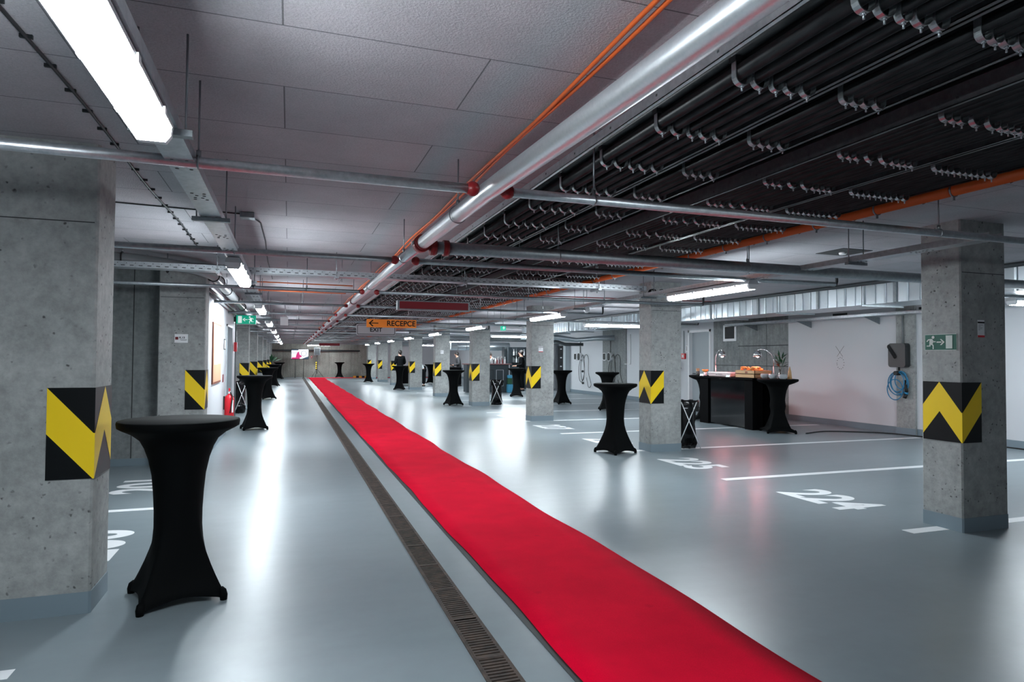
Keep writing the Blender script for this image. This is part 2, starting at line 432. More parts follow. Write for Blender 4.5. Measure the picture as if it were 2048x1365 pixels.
d = struct('door_2', MB().box(XR + .10, 16.3, .01, XR + .15, 17.31, 2.33, 'offwhite')
       .box(XR - .02, 16.23, 0, XR + .16, 16.30, 2.40, 'white').box(XR - .02, 17.31, 0, XR + .16, 17.38, 2.40, 'white').box(XR - .02, 16.23, 2.33, XR + .16, 17.38, 2.40, 'white'))
struct('door_handle', MB().tube([(XR + .10, 17.2, 1.05), (XR + .04, 17.2, 1.05), (XR + .04, 17.06, 1.05)], .012, 'dark'), d)
# ------------------------------------------------------------------ columns with chevron corner guards
def guard(mb, zg, xc, y_front, side, zb=.78, zt=1.31, wf=.235, ws=.36, t=.006):
    """unfolded zigzag: u<0 on the front face (away from corner), u>0 on the side face. side=-1: side face looks to -X"""
    def P(u, z, lift):   # lift = distance out of the surface
        if u <= 0: return (xc + side * u, y_front - lift, z)
        return (xc + side * lift, y_front + u, z)
    h = zt - zb
    mb.prism([(xc - side * -0.0, zb), (xc - side * wf, zb), (xc - side * wf, zt), (xc, zt)] , 'y', y_front - t, y_front, 'guard_black')
    xa, xb = xc, xc + side * t
    mb.prism([(xa, zb), (xb, zb), (xb, zt), (xa, zt)], 'y', y_front - t, y_front + ws, 'guard_black')
    L = t + .0012
    def zz(u):   # upper edge of the band
        k = (-u / wf if u < 0 else u / .2) % 2.0; k = k if k <= 1 else 2 - k
        return zb + h * (.5 + .5 * k)
    def zz2(u): return zz(u) - h * .5
    us = [-wf, -1e-6]
    for a, b in zip(us, us[1:]): zg.poly([P(a, zz2(a), L), P(b, zz2(b), L), P(b, zz(b), L), P(a, zz(a), L)], 'yellow')
    us = [0.0, .2, ws]
    for a, b in zip(us, us[1:]):
        zg.poly([P(a + 1e-6, zz2(a), L), P(b, zz2(b), L), P(b, zz(b), L), P(a + 1e-6, zz(a), L)], 'yellow')
    # close the little step at the corner
    zg.poly([(xc, y_front - L, zb), (xc + side * L, y_front - L, zb), (xc + side * L, y_front - L, zb + .5 * h), (xc, y_front - L, zb + .5 * h)], 'yellow')
    zg.poly([(xc + side * L, y_front - L, zb), (xc + side * L, y_front, zb), (xc + side * L, y_front, zb + .5 * h), (xc + side * L, y_front - L, zb + .5 * h)], 'yellow')
def column(x0, x1, y0, y1, side, label):
    t = thing('concrete_column', ((x0 + x1) / 2, (y0 + y1) / 2, 0), label, 'column')
    r = .012
    poly = [(x0 + r, y0), (x1 - r, y0), (x1, y0 + r), (x1, y1 - r), (x1 - r, y1), (x0 + r, y1), (x0, y1 - r), (x0, y0 + r)]
    part('shaft', MB().prism(poly, 'z', .0, CEIL, 'concrete')
         .box(x0 + .02, y0 - .0015, 2.28, x1 - .02, y0, 2.286, 'joint'), t)
    e = .004
    part('painted_base', MB().prism([(p[0] + (e if p[0] > (x0 + x1) / 2 else -e), p[1] + (e if p[1] > (y0 + y1) / 2 else -e)) for p in poly], 'z', .0, .125, 'skirt'), t)
    g = MB(); zg = MB()
    guard(g, zg, x1 if side > 0 else x0, y0, side, ws=min(.36, y1 - y0))
    cg = part('corner_guard', g, t, 'black corner guard with a yellow zigzag'); part('zigzag_stripe', zg, cg, 'yellow zigzag stripe')
    return t
rcol_y = [4.05, 9.07, 14.30, 19.30, 24.38, 29.50, 34.75, 39.60, 44.6]
rnames = ['nearest right-hand concrete column with green exit sign on its side', 'second concrete column of the right row, behind the cocktail table pair',
          'third concrete column of the right row with red-edged paper notice', 'fourth concrete column of the right row, just left of the bar',
          'fifth concrete column of the right row with small white notice', 'sixth concrete column of the right row, right of the person in black',
          'seventh concrete column of the right row, behind the person in black', 'eighth concrete column of the right row, left of the person in black',
          'last and farthest concrete column of the right row']
rcx = []
for y, n in zip(rcol_y, rnames):
    x = 5.57 - 0.0125 * (y - 4.05); rcx.append(x)
    column(x, x + .57, y, y + .38, -1, n)
lcol_y = [4.38, 9.58, 19.6, 24.7, 29.8, 34.9, 39.9, 44.9]
lnames = ['nearest concrete column at the left edge, beside the large black cocktail table', 'second left concrete column with white parking notice',
          'third left concrete column, behind the bin bag stand', 'fourth concrete column of the left row',
          'fifth concrete column of the left row', 'sixth concrete column of the left row', 'seventh concrete column of the left row', 'farthest concrete column of the left row']
for i, (y, n) in enumerate(zip(lcol_y, lnames)):
    column(-1.75 if i == 0 else -1.64, -1.075, y, y + .38, 1, n)

# ------------------------------------------------------------------ floor markings, drain, carpet
ZP = .0015
stripe_y = [4.23 + 2.53 * k for k in range(17)]
for k, y in enumerate(stripe_y):
    x0 = 5.14 - .004 * k
    single('parking_line', MB().box(x0, y - .06, 0.0002, XR - .3, y + .06, ZP, 'paint'),
           'white bay line on the right side, number %s from the camera' % ['one', 'two', 'three', 'four', 'five', 'six', 'seven', 'eight', 'nine', 'ten', 'eleven', 'twelve', 'thirteen', 'fourteen', 'fifteen', 'sixteen', 'seventeen'][k],
           'line', 'right-hand parking bay lines')
for k, (y, x1, lab) in enumerate(((3.66, -1.21, 'white bay line end at the bottom left corner'), (7.15, -1.15, 'white bay line behind the large near cocktail table'))):
    single('parking_line', MB().box(XL + .3, y - .05, .0002, x1, y + .05, ZP, 'paint'), lab, 'line')
def floor_number(txt, x, y, facing, label):
    mb = text_mb(txt, .82, 'paint', offset=.024, sx=.78, depth=.0005, spacing=.98)
    if facing > 0: xf(mb, (x, y, .0012), (0, -1, 0), (1, 0, 0), (0, 0, 1))
    else: xf(mb, (x, y, .0012), (0, 1, 0), (-1, 0, 0), (0, 0, 1))
    return single('bay_number', mb, label, 'marking')
floor_number('224', 5.50, 5.48, 1, 'white 224 painted on the floor left of the near right column')
floor_number('225', 5.48, 7.95, 1, 'white 225 painted on the floor in front of the second right column')
floor_number('226', 5.45, 10.5, 1, 'white 226 painted on the floor behind the second right column')
floor_number('227', 5.42, 13.0, 1, 'white 227 painted on the floor left of the third right column')
floor_number('228', 5.40, 15.6, 1, 'white 228 painted on the floor behind the third right column')
floor_number('200', -1.49, 5.90, -1, 'white 200 painted on the floor, partly hidden by the near left column')
floor_number('201', -1.49, 8.45, -1, 'white 201 painted on the floor behind the large near cocktail table')

t = thing('drain_channel', (.97, 1.0, 0), 'long rusty slotted drain grating running beside the red carpet', 'drain')
part('frame', MB().box(.885, -2, 0, .897, 47.5, .006, 'rust').box(1.043, -2, 0, 1.055, 47.5, .006, 'rust'), t)
part('channel_bed', MB().box(.897, -2, .0, 1.043, 47.5, .0012, 'black'), t)
g = MB()
y = .6
while y < 22:
    g.box(.90, y, .0013, 1.04, y + .016, .007, 'rust'); y += .03
g.box(.90, 22, .0013, 1.04, 47.5, .006, 'rust')
for k in range(40):
    yy = .6 + k * .5
    g.box(.90, yy, .0013, 1.04, yy + .022, .0085, 'rust')
g.box(.897, .6, .0013, .905, 22, .0072, 'rust'); g.box(1.035, .6, .0013, 1.043, 22, .0072, 'rust')
part('grating', g, t)

def carpet_mesh():
    mb = MB(); ys = []
    y = 0.3
    while y < 46.7: ys.append(y); y += .12 if y < 12 else .5
    ys.append(46.8); vs = []; fs = []
    nx = 6
    for i, yy in enumerate(ys):
        a = 1.315 + .008 * math.sin(yy * 1.9) + .004 * math.sin(yy * 5.3 + 1)
        b = 2.375 + .018 * math.sin(yy * 1.7 + .6) + .007 * math.sin(yy * 4.1)
        for k in range(nx + 1):
            x = a + (b - a) * k / nx
            z = .010 + .0015 * math.sin(yy * 2.3 + k) * (1 if 0 < k < nx else 0)
            vs.append((x, yy, z))
        vs.append((b, yy, .0005)); vs.append((a, yy, .0005))
    w_ = nx + 3
    for i in range(len(ys) - 1):
        for k in range(w_):
            if k == nx + 1: continue
            a0, b0 = i * w_ + k, i * w_ + (k + 1) % w_
            fs.append((a0, b0, b0 + w_, a0 + w_))
    mb.add(vs, fs, 'carpet', True); return mb
t = thing('red_carpet', (1.85, 0.3, 0), 'long bright red carpet runner down the middle of the garage', 'carpet')
part('pile', carpet_mesh(), t)
part('backing_edge', MB().box(1.275, .3, .0004, 1.33, 24, .0035, 'dark'), t, 'dark grey backing strip along the left edge')
single('red_carpet', MB().box(1.2, 46.95, .0005, 11.0, 48.1, .010, 'carpet'), 'far red carpet laid crosswise in front of the end wall', 'carpet')

# ------------------------------------------------------------------ cocktail tables
def cover_mesh(rt=.345, H=1.10, foot=.335, waist=.140):
    prof = [(1.098, rt), (1.085, rt + .003), (1.06, rt - .001), (1.045, rt - .025), (1.02, rt - .075), (.98, .222), (.93, .196), (.86, .172), (.76, .152), (.66, .143), (.54, waist), (.44, .148),
            (.36, .168), (.28, .196), (.21, .226), (.15, .256), (.10, .283), (.06, foot - .026), (.035, foot - .014), (.008, foot - .010)]
    SEG = 64; vs = []; fs = []
    for z, r in prof:
        k = max(0., min(1., (.60 - z) / .45)); k = k * k * (3 - 2 * k)
        for j in range(SEG):
            th = 2 * PI * j / SEG
            t4 = (th % (PI / 2)) - PI / 4          # 0 between the feet, +-45deg at a foot
            sq = 1 / (math.cos(t4) * math.sqrt(2)) # square outline, 1 at the corners
            if z < .3: sq *= 1 - .10 * math.cos(2 * t4) * (1 - z / .3)
            rr = r * ((1 - k) + k * sq * (1.02 if z < .3 else 1))
            hem = .045 * max(0, math.cos(2 * t4)) ** .6 * max(0, 1 - z / .16) if z < .16 else 0
            vs.append((rr * math.cos(th), rr * math.sin(th), z + hem))
    for i in range(len(prof) - 1):
        for j in range(SEG): fs.append((i * SEG + j, i * SEG + (j + 1) % SEG, (i + 1) * SEG + (j + 1) % SEG, (i + 1) * SEG + j))
    mb = MB(); mb.add(vs, fs, 'fabric', True); return mb
def make_table(label, rt=.345, big=False):
    t = thing('cocktail_table', (0, 0, 0), label, 'table', 'cocktail tables in black stretch covers')
    part('stretch_cover', cover_mesh(rt, foot=.335 if not big else .40, waist=.138 if not big else .16), t, local=True)
    part('table_top', MB().lathe([(0, 1.082), (rt - .01, 1.082), (rt - .002, 1.090), (rt - .002, 1.096), (rt - .012, 1.102), (0, 1.103)], (0, 0, 0), 'fabric_top', 48), t, 'charcoal fabric table top', local=True)
    for k in range(4):
        a = k * PI / 2; c, s_ = math.cos(a), math.sin(a); R = (.318 if not big else .385)
        part('foot', MB().tube([(c * (R - .02), s_ * (R - .02), .075), (c * (R - .006), s_ * (R - .006), .055), (c * R, s_ * R, .03), (c * R, s_ * R, .0)], [.012, .022, .024, .021], 'fabric', 10), t, local=True)
    return t
tabs = [(-.64, 4.515, -.49, 'large black-covered cocktail table in the left foreground'),
        (-.66, 14.3, -.60, 'second black cocktail table of the left row, right of the fire extinguisher'),
        (-.70, 24.3, -.45, 'third black cocktail table of the left row'),
        (-.70, 34.6, .6, 'fourth black cocktail table of the left row'),
        (-.60, 45.5, .6, 'farthest black cocktail table of the left row'),
        (4.945, 9.22, -.47, 'black cocktail table left of the second right column'),
        (8.80, 16.9, .4, 'black cocktail table half hidden behind the one left of the second right column'),
        (4.92, 19.85, -.6, 'black cocktail table left of the fourth right column'),
        (8.50, 19.55, -.7, 'black cocktail table between the third right column and the chargers'),
        (8.36, 23.6, .5, 'black cocktail table in front of the bar'),
        (4.84, 29.9, .5, 'black cocktail table in front of the person in black'),
        (4.50, 39.2, .5, 'small distant black cocktail table left of the eighth right column'),
        (7.75, 36.8, .5, 'distant black cocktail table between the fifth and sixth right columns'),
        (3.48, 48.4, .5, 'lone black cocktail table against the far concrete wall')]
t0 = None
for x, y, rz, lab in tabs:
    if t0 is None: t0 = make_table(lab); t0.location = (x, y, 0); t0.rotation_euler = (0, 0, rz)
    else: dup(t0, (x, y, 0), rz, lab)

# ------------------------------------------------------------------ ceiling services
# main silver pipe with reducer
t = thing('main_pipe', (1.0, 0, 2.40), 'thick shiny silver pipe running lengthwise under the ceiling', 'pipe')
part('pipe', MB().tube([(1.12, .3, 2.40), (1.09, 1.2, 2.40), (1.05, 2.2, 2.40), (1.0, 3.3, 2.40), (.98, 5.03, 2.40)], .051, 'galv_main', 24), t)
part('pipe', MB().tube([(.98, 5.03, 2.40), (.97, 7, 2.40), (.965, 12, 2.40), (.97, 22, 2.40), (.98, 48, 2.40)], .043, 'galv_main', 20), t)
cp = MB(); cp.tube([(.98, 4.98, 2.40), (.98, 5.08, 2.40)], .068, 'red', 20); cp.tube([(.98, 4.955, 2.40), (.98, 4.98, 2.40)], .060, 'red', 20)
cp.box(.90, 5.0, 2.385, .913, 5.06, 2.415, 'steel'); part('coupling', cp, t, 'dark red pipe coupling')
for y in (10.6, 20.9):
    part('coupling', MB().tube([(.967, y, 2.40), (.967, y + .06, 2.40)], .055, 'red', 16), t, 'dark red pipe coupling')
for y in (3.92, 5.8, 8.3, 10.6, 13.2, 15.8, 18.4, 21, 24, 27):
    x = .99 if y < 5 else .967; r = .055 if y < 5 else .047
    hb = MB(); hb.tube([(x + r * math.sin(a), y, 2.40 + r * math.cos(a)) for a in [2 * PI * k / 20 for k in range(20)]], .004, 'steel', 6, closed=True)
    hb.tube([(x, y, 2.40 + r), (x, y, CEIL)], .005, 'steel', 6); hb.tube([(x, y, 2.40 + r), (x, y, 2.40 + r + .035)], .012, 'steel', 8)
    part('hanger', hb, t)
def branch(y, z, r, x0, x1, label, rods, couplings=True, slope=0.0, mat='galv', drop=None):
    zz = lambda x: z
    t = thing('sprinkler_pipe', (.98, y, z), label, 'pipe')
    if couplings:
        for s_ in (-1, 1):
            xa = .98 + s_ * .095
            part('red_fitting', MB().tube([(xa - s_ * .024, y, z), (xa + s_ * .026, y, z)], r + .006, 'red', 14).ball((xa, y, z), r + (.014 if y < 9 else .008), 'red', 14, 8), t)
        part('pipe', MB().tube([(x0, y, z), (.98 - .12, y, z)], r, mat, 14), t)
        part('pipe', MB().tube([(.98 + .12, y, z), (x1, y, z)], r, mat, 14), t)
    else:
        part('pipe', MB().tube([(x0, y, z), (x1, y, z)], r, mat, 14), t)
    if drop:
        part('sprinkler_head', MB().tube([(x1 - .02, y, z), (x1 + .02, y, z), (x1 + .03, y, z + .03), (x1 + .03, y, z + .13)], .017, 'dark', 8)
             .lathe([(.0, .13), (.02, .13), (.01, .17), (.03, .175), (.0, .18)], (x1 + .03, y, z), 'steel', 10), t)
    for x in rods:
        part('hanger', MB().tube([(x, y, z + r), (x, y, CEIL)], .005, 'steel', 6).tube([(x, y, z + r - .002), (x, y, z + r + .03)], .011, 'steel', 8)
             .tube([(x, y + (r + .004) * math.sin(a), z + (r + .004) * math.cos(a)) for a in [2 * PI * k / 14 for k in range(14)]], .004, 'steel', 6, closed=True), t)
    return t
branch(3.20, 2.375, .025, XL, 11.5, 'nearest thin silver sprinkler pipe crossing the whole picture', (-4.0, -2.2, -.40, 1.58, 4.2, 6.5, 8.6))
t = branch(5.03, 2.375, .050, 1.05, 11.5, 'thick dark crossing pipe with two red couplings branching off the silver pipe', (2.15, 4.1, 6.6, 8.8), couplings=False, mat='galv_dark')  # darker galv here and on later pipes paints in their weaker light
part('red_fitting', MB().tube([(1.045, 5.03, 2.375), (1.095, 5.03, 2.375)], .062, 'red', 18), t)
part('red_fitting', MB().tube([(1.15, 5.03, 2.375), (1.195, 5.03, 2.375)], .064, 'red', 18), t)
branch(5.80, 2.375, .026, XL, 5.95, 'second thin sprinkler pipe, just in front of the perforated tray', (-3.2, -.44, 2.9, 4.75), mat='galv_dark', drop=True)
ys = [8.55, 11.0, 13.5, 15.9, 18.4, 20.9, 23.5, 26.1, 28.7, 31.3, 33.9, 36.5, 39.1, 41.7, 44.3]
bl = ['third', 'fourth', 'fifth', 'sixth', 'seventh', 'eighth', 'ninth', 'tenth', 'eleventh', 'twelfth', 'thirteenth', 'fourteenth', 'fifteenth', 'sixteenth', 'seventeenth']
for i, y in enumerate(ys):
    left = -6.0 if (y < 9 or y > 16) else -1.12
    branch(y, 2.35, .022, left, (6.1, 5.6, 9.5)[i % 3] if i < 5 else 8.0, bl[i] + ' thin sprinkler pipe crossing the ceiling, counted from the camera', (-.42, .2, 3.2, 4.4), mat='galv_dark', drop=(i < 5))
# hanging rods with perforated cross tray
t = thing('perforated_tray', (1, 8.05, 2.47), 'pale perforated metal cable tray crossing the ceiling behind the second sprinkler pipe', 'cable tray')
tr = MB(); y0, y1 = 7.95, 8.13
TX0, TX1 = -6.0, 4.75
tr.box(TX0, y0, 2.46, TX1, y1, 2.463, 'galv'); tr.box(TX0, y0 - .002, 2.46, TX1, y0, 2.525, 'galv'); tr.box(TX0, y1, 2.46, TX1, y1 + .002, 2.525, 'galv')
hl = tr; x = TX0 + .1
while x < TX1 - .08:
    hl.box(x, y0 - .0032, 2.477, x + .038, y0 - .002, 2.486, 'joint'); hl.box(x + .05, y0 - .0032, 2.502, x + .058, y0 - .002, 2.510, 'joint')
    x += .085
part('tray', tr, t)
for x in (-3, -.78, .52, 2.1, 4.0):
    part('hanger', MB().tube([(x, y0 - .02, 2.42), (x, y0 - .02, CEIL)], .005, 'steel', 6).tube([(x + .08, y1 + .02, 2.42), (x + .08, y1 + .02, CEIL)], .005, 'steel', 6)
         .box(x - .015, y0 - .04, 2.435, x + .03, y1 + .04, 2.46, 'galv'), t)

# cable racks with saddle clamps and black conduits
ROW0, DROW = 1.50, .566
rows = [ROW0 + DROW * k for k in range(80)]
ZR = 2.66     # underside of the cross rails
def clamp_mb(r, long_=False):     # local: centre of the held conduit at origin
    mb = MB(); w_ = .026; n = 10; th = .0035
    pts = []
    ri = r + .004
    up = ZR - (2.578 + r)
    path = [(-ri, up + .03)] + [(ri * math.cos(a), ri * math.sin(a)) for a in [PI + PI * k / n for k in range(n + 1)]] + [(ri, .012)]
    outer = []
    for i, (x, z) in enumerate(path):
        L = math.hypot(x, z) or 1
        if i == 0: outer.append((x - th, z))
        elif i == len(path) - 1: outer.append((x + th, z))
        else: outer.append((x * (1 + th / L), z * (1 + th / L)))
    for i in range(len(path) - 1):
        a, b, c, d = path[i], path[i + 1], outer[i + 1], outer[i]
        vs = [(p[0], yy, p[1]) for yy in (-w_ / 2, w_ / 2) for p in (a, b, c, d)]
        mb.add(vs, [(0, 1, 2, 3), (7, 6, 5, 4), (0, 4, 5, 1), (2, 6, 7, 3)], 'galv_clamp', False)
    mb.tube([(0, 0, -ri), (0, 0, -ri - .022)], .004, 'galv', 6)
    mb.tube([(0, 0, -ri - .002), (0, 0, -ri - .008)], .008, 'galv', 6)
    return mb
GRP = {  # (x, radius)
 'A': [(1.66, .031), (1.745, .031), (1.825, .020), (1.90, .030), (1.98, .028)],
 'B': [(2.185, .022), (2.24, .022), (2.295, .022), (2.365, .022)],
 'C': [(2.76, .021), (2.812, .021), (2.862, .021), (2.955, .032), (3.06, .034)],
 'C2': [(3.12, .018), (3.165, .018), (3.21, .018), (3.255, .018)],
 'D': [(3.44 + .0475 * k, .018) for k in range(8)] + [(3.83, .026), (3.885, .022)]}
meshes = {}
def inst_clamp(parent, x, y, r, low=0.0):
    key = round(r, 3)
    if key not in meshes: meshes[key] = clamp_mb(r).mesh('clamp')
    o = bpy.data.objects.new('clamp', meshes[key]); COL.objects.link(o); o.parent = parent
    o.location = Vector((x, y, 2.578 + r - low)) - parent.location
def rack(label, xl, xr, groups, xr_strip, nmax=96):
    t = thing('cable_rack', (xl, 0, 2.60), label, 'cable rack')
    for x in (xl, xr):
        mt = 'galv' if x < 1.5 else 'dark_rail'
        zt = 2.655 if x < 1.5 else 2.69
        sr = MB().box(x, .5, 2.605, x + .003, 47, zt, mt).box(x, .5, 2.605, x + .02, 47, 2.608, mt)
        if x == xl:
            for k in range(46): sr.box(xl - .001, .7 + k * .42, 2.628, xl, .712 + k * .42, 2.638, 'joint')
        part('side_rail', sr, t)
    g = MB()
    for y in rows: g.box(xl + (.14 if xl < 1.5 else .003), y - .02, ZR, xr, y + .02, ZR + .022, 'dark')
    part('cross_rail', g, t, None)['kind'] = 'stuff'
    cl = [(x, r, 0.0) for gname in groups for x, r in GRP[gname]]
    per = len(cl); nr = min(len(rows), nmax // per)
    for y in rows[:nr]:
        for x, r, low in cl: inst_clamp(t, x, y, r)
    far = MB()
    base = {r: clamp_mb(r) for x, r, l in cl}
    for y in rows[nr:]:
        for x, r, low in cl:
            b = base[r]; o = len(far.v); z = 2.578 + r
            far.v += [(p[0] + x, p[1] + y, p[2] + z) for p in b.v]; far.f += [[o + q for q in fc] for fc in b.f]
            for mt in b.mats: far.m(mt)
            far.mi += b.mi; far.sm += b.sm
    q = part('clamps', far, t); q['kind'] = 'stuff'
    return t
rack('cable rack nearest the silver pipe, with a pale outer rail and five clamps per row', 1.475, 2.03, ['A'], None)
rack('second cable rack from the silver pipe, four small clamps per row', 2.06, 2.44, ['B'], None)
rack('third cable rack from the silver pipe, mixed small and large clamps', 2.70, 3.36, ['C', 'C2'], None)
rack('fourth cable rack beside the orange conduit, tight rows of small clamps', 3.39, 3.93, ['D'], None)
desc = {'A': 'thick black conduit clamped in the rack nearest the silver pipe', 'B': 'thin black conduit in the second cable rack from the silver pipe',
        'C': 'black conduit in the third cable rack from the silver pipe', 'C2': 'thin black conduit at the right side of the third cable rack',
        'D': 'thin black conduit in the rack beside the orange conduit'}
for g_, lst in GRP.items():
    for x, r in lst:
        single('black_conduit', MB().tube([(x, .4, 2.60 + r), (x, 46.5, 2.60 + r)], r, 'cable', 12), desc[g_], 'conduit', 'black conduits of rack row ' + g_.lower(), base=(x, .4, 2.60 + r))
x = 1.66
while x < 3.9:
    if not (2.33 < x < 2.76 or 2.0 < x < 2.07 or 3.30 < x < 3.42):
        r = random.choice((.020, .024, .027)); zc = ZR + .023 + r + random.uniform(0, .006)
        single('black_conduit', MB().tube([(x, .4, zc), (x, 46.5, zc)], r, 'cable', 10), 'black conduit lying on top of the rack rungs against the ceiling', 'conduit', 'upper layer of black conduits', base=(x, .4, zc))
        x += 2 * r + .006
    else: x += .03
# orange conduit
t = thing('orange_conduit', (3.97, 0, 2.57), 'thick orange conduit along the right edge of the cable racks', 'conduit')
part('conduit', MB().tube([(3.985, .8, 2.585), (3.98, 46.5, 2.585)], .036, 'orange', 16), t)
cl = MB()
for y in rows:
    yy = y + .30
    cl.tube([(3.985 + .041 * math.cos(a), yy, 2.585 + .041 * math.sin(a)) for a in [PI * 2 * k / 12 for k in range(12)]], .006, 'galv_dark', 5, closed=True)
    cl.tube([(3.985, yy, 2.63), (3.985, yy, CEIL)], .005, 'steel', 5); cl.box(3.979, yy - .004, 2.52, 3.991, yy + .004, 2.545, 'galv_dark')
    for dx in (.055, .095):
        cl.tube([(3.985 + dx, yy - .28, 2.60), (3.985 + dx, yy - .28, CEIL)], .004, 'steel', 5)
        cl.tube([(3.985 + dx + .017 * math.cos(a), yy - .28, 2.59 + .017 * math.sin(a)) for a in [PI * 2 * k / 8 for k in range(8)]], .006, 'black', 5, closed=True)
part('clips', cl, t)['kind'] = 'stuff'
# thin orange cables on the ceiling and dark cable at left
def wob(x, z, y0, y1, amp, per, ph=0.0, st=.25):
    pts = []; y = y0
    while y < y1: pts.append((x + amp * math.sin(y * per + ph), y, z)); y += st
    return pts
for k, ph in ((0, 0), (1, 1.7)):
    single('orange_cable', MB().tube(wob(1.175 + .028 * k, 2.722, .3, 30, .010, 2.6, ph), .0095, 'orange', 8), 'thin orange cable clipped to the ceiling left of the silver pipe', 'cable', 'thin orange ceiling cables')
t = thing('ceiling_cable', (-.99, .5, 2.73), 'thin dark cable with clips running lengthwise on the left ceiling', 'cable')
part('cable', MB().tube(wob(-.985, 2.738, .5, 8.4, .012, 2.1), .008, 'dark', 6), t)
y = .8
while y < 8.2: part('clip', MB().box(-1.01, y, 2.735, -.965, y + .012, 2.75, 'dark'), t); y += .27
t = thing('junction_box', (-.42, 6.0, 2.70), 'small grey junction box on the ceiling right of the light rail', 'box')
part('housing', MB().bbox(-.42, 5.98, 2.70, -.30, 6.10, 2.75, 'galv_dark'), t)
part('cable', MB().tube([(-.42, 6.02, 2.735), (-.9, 6.0, 2.742), (-1.9, 5.9, 2.742), (-6, 5.9, 2.742)], .006, 'dark', 6).tube([(-.33, 6.1, 2.735), (-.27, 6.4, 2.742), (-.26, 7.4, 2.742), (-.28, 9, 2.742), (-.27, 11, 2.742)], .006, 'dark', 6), t)
for y, lab in ((11.1, 'thin red pipe crossing the left ceiling, nearer one'), (12.5, 'thin orange-red pipe crossing the left ceiling, farther one')):
    single('red_pipe', MB().tube([(-.55, y, 2.70), (1.0, y + .05, 2.70)], .010, 'orange', 8), lab, 'pipe')
single('red_pipe', MB().tube([(3.9, 11.2, 2.66), (8.0, 10.9, 2.66)], .009, 'red', 8), 'thin red pipe crossing the ceiling right of the orange conduit', 'pipe')
# fluorescent lights
def fixture(label, group):
    t = thing('ceiling_light', (0, 0, 2.36), label, 'light', group)
    L = 1.62; hw = .066
    part('housing', MB().prism([(-hw, -.045), (hw, -.045), (hw, -.03), (.05, 0), (-.05, 0), (-hw, -.03)], 'y', 0, L, 'lamp_body'), t, local=True)
    df = MB(); prof = [(-hw + .002, -.045), (-hw + .004, -.075), (-.045, -.100), (.045, -.100), (hw - .004, -.075), (hw - .002, -.045)]
    df.prism(prof, 'y', .03, L - .03, 'lamp')
    dfo = part('diffuser', df, t, 'glowing white diffuser', local=True)
    for a_, b_ in ((0, .0299), (L - .0299, L)): part('end_cap', MB().prism(prof, 'y', a_, b_, 'white'), dfo, local=True)
    for k in range(4):
        for s_ in (-1, 1): part('clip', MB().box(s_ * hw, .2 + k * .4, -.062, s_ * (hw + .008), .235 + k * .4, -.035, 'white'), t, local=True)
    return t
ORD = ['nearest', 'second', 'third', 'fourth', 'fifth', 'sixth', 'seventh', 'eighth', 'ninth']
L0 = None
for k in range(9):
    y = (.98, 6.10)[k] if k < 2 else 1.0 + 5.05 * k; lab = ORD[k] + ' fluorescent light in the left row above the aisle'
    if L0 is None: L0 = fixture(lab, 'left row of fluorescent lights'); o = L0
    else: o = dup(L0, (0, 0, 0), 0, lab)
    o.location = (-.475, y, 2.365)
for X_, Y_, lb in ((-.475, -4.1, 'left'),):  # unseen fixture, added to light the near columns' front faces
    o = dup(L0, (X_, Y_, 2.365), 0, 'added unseen fluorescent light behind the camera on the %s' % lb, 'added fluorescent lights behind the camera')
for k in range(8):
    o = dup(L0, (0, 0, 0), 0, ORD[k] + ' fluorescent light in the right row above the bays', 'right row of fluorescent lights')
    o.location = (4.76 + .004 * k, 5.74 + 5.13 * k, 2.365)
for x, y, rz, lab in ((6.62, 13.9, -PI / 2, 'crosswise fluorescent light right of the third column'), (7.0, 22.6, -PI / 2, 'crosswise fluorescent light behind the fourth right column'),
                      (7.2, 32.0, -PI / 2, 'crosswise fluorescent light behind the fifth right column'), (8.6, 27.5, -PI / 2, 'crosswise fluorescent light above the bar'),
                      (1.2, 47.6, -PI / 2, 'crosswise fluorescent light in front of the far wall'), (9.2, 6.0, -PI / 2, 'crosswise fluorescent light hidden behind the near right column'),
                      (7.5, 42.0, -PI / 2, 'crosswise fluorescent light far behind the sixth right column')):
    o = dup(L0, (0, 0, 0), rz, lab, 'crosswise fluorescent lights'); o.location = (x, y, 2.36)
# light rails (flat cable trays carrying the lights)
def rail(xc, y0, y1, label, wd=.12, ys_=()):
    t = thing('light_rail', (xc, y0, 2.37), label, 'rail')
    ch = (MB().box(xc - wd / 2, y0, 2.372, xc + wd / 2, y1, 2.376, 'galv').box(xc - wd / 2, y0, 2.376, xc - wd / 2 + .003, y1, 2.42, 'galv').box(xc + wd / 2 - .003, y0, 2.376, xc + wd / 2, y1, 2.42, 'galv'))
    h = ch; y = y0 + .5
    while y < min(y1, y0 + 14):
        for dx, dy in ((-.03, 0), (.03, 0), (-.012, .05), (.025, .05), (-.025, .10), (.012, .10), (-.03, .14), (.03, .14)):
            h.lathe([(.009, 2.3705), (.009, 2.372)], (xc + dx, y + dy, 0), 'joint', 6)
        y += .62
    part('channel', ch, t)
    for y in ys_:
        hh = MB().box(xc - .11, y - .02, 2.345, xc + .11, y + .02, 2.370, 'galv_dark')
        for s_ in (-1, 1): hh.tube([(xc + s_ * .085, y, 2.36), (xc + s_ * .085, y, CEIL)], .005, 'steel', 6)
        part('hanger', hh, t)
rail(-.475, .2, 47, 'narrow metal rail carrying the left row of lights', ys_=(2.75, 4.43, 8.0, 9.5, 13.2, 14.6, 18.2, 23.3))
rail(4.76, 3.2, 47, 'narrow metal rail carrying the right row of lights', .14, ys_=(4.4, 7.9, 10.2, 13.2, 15.4, 18.4))
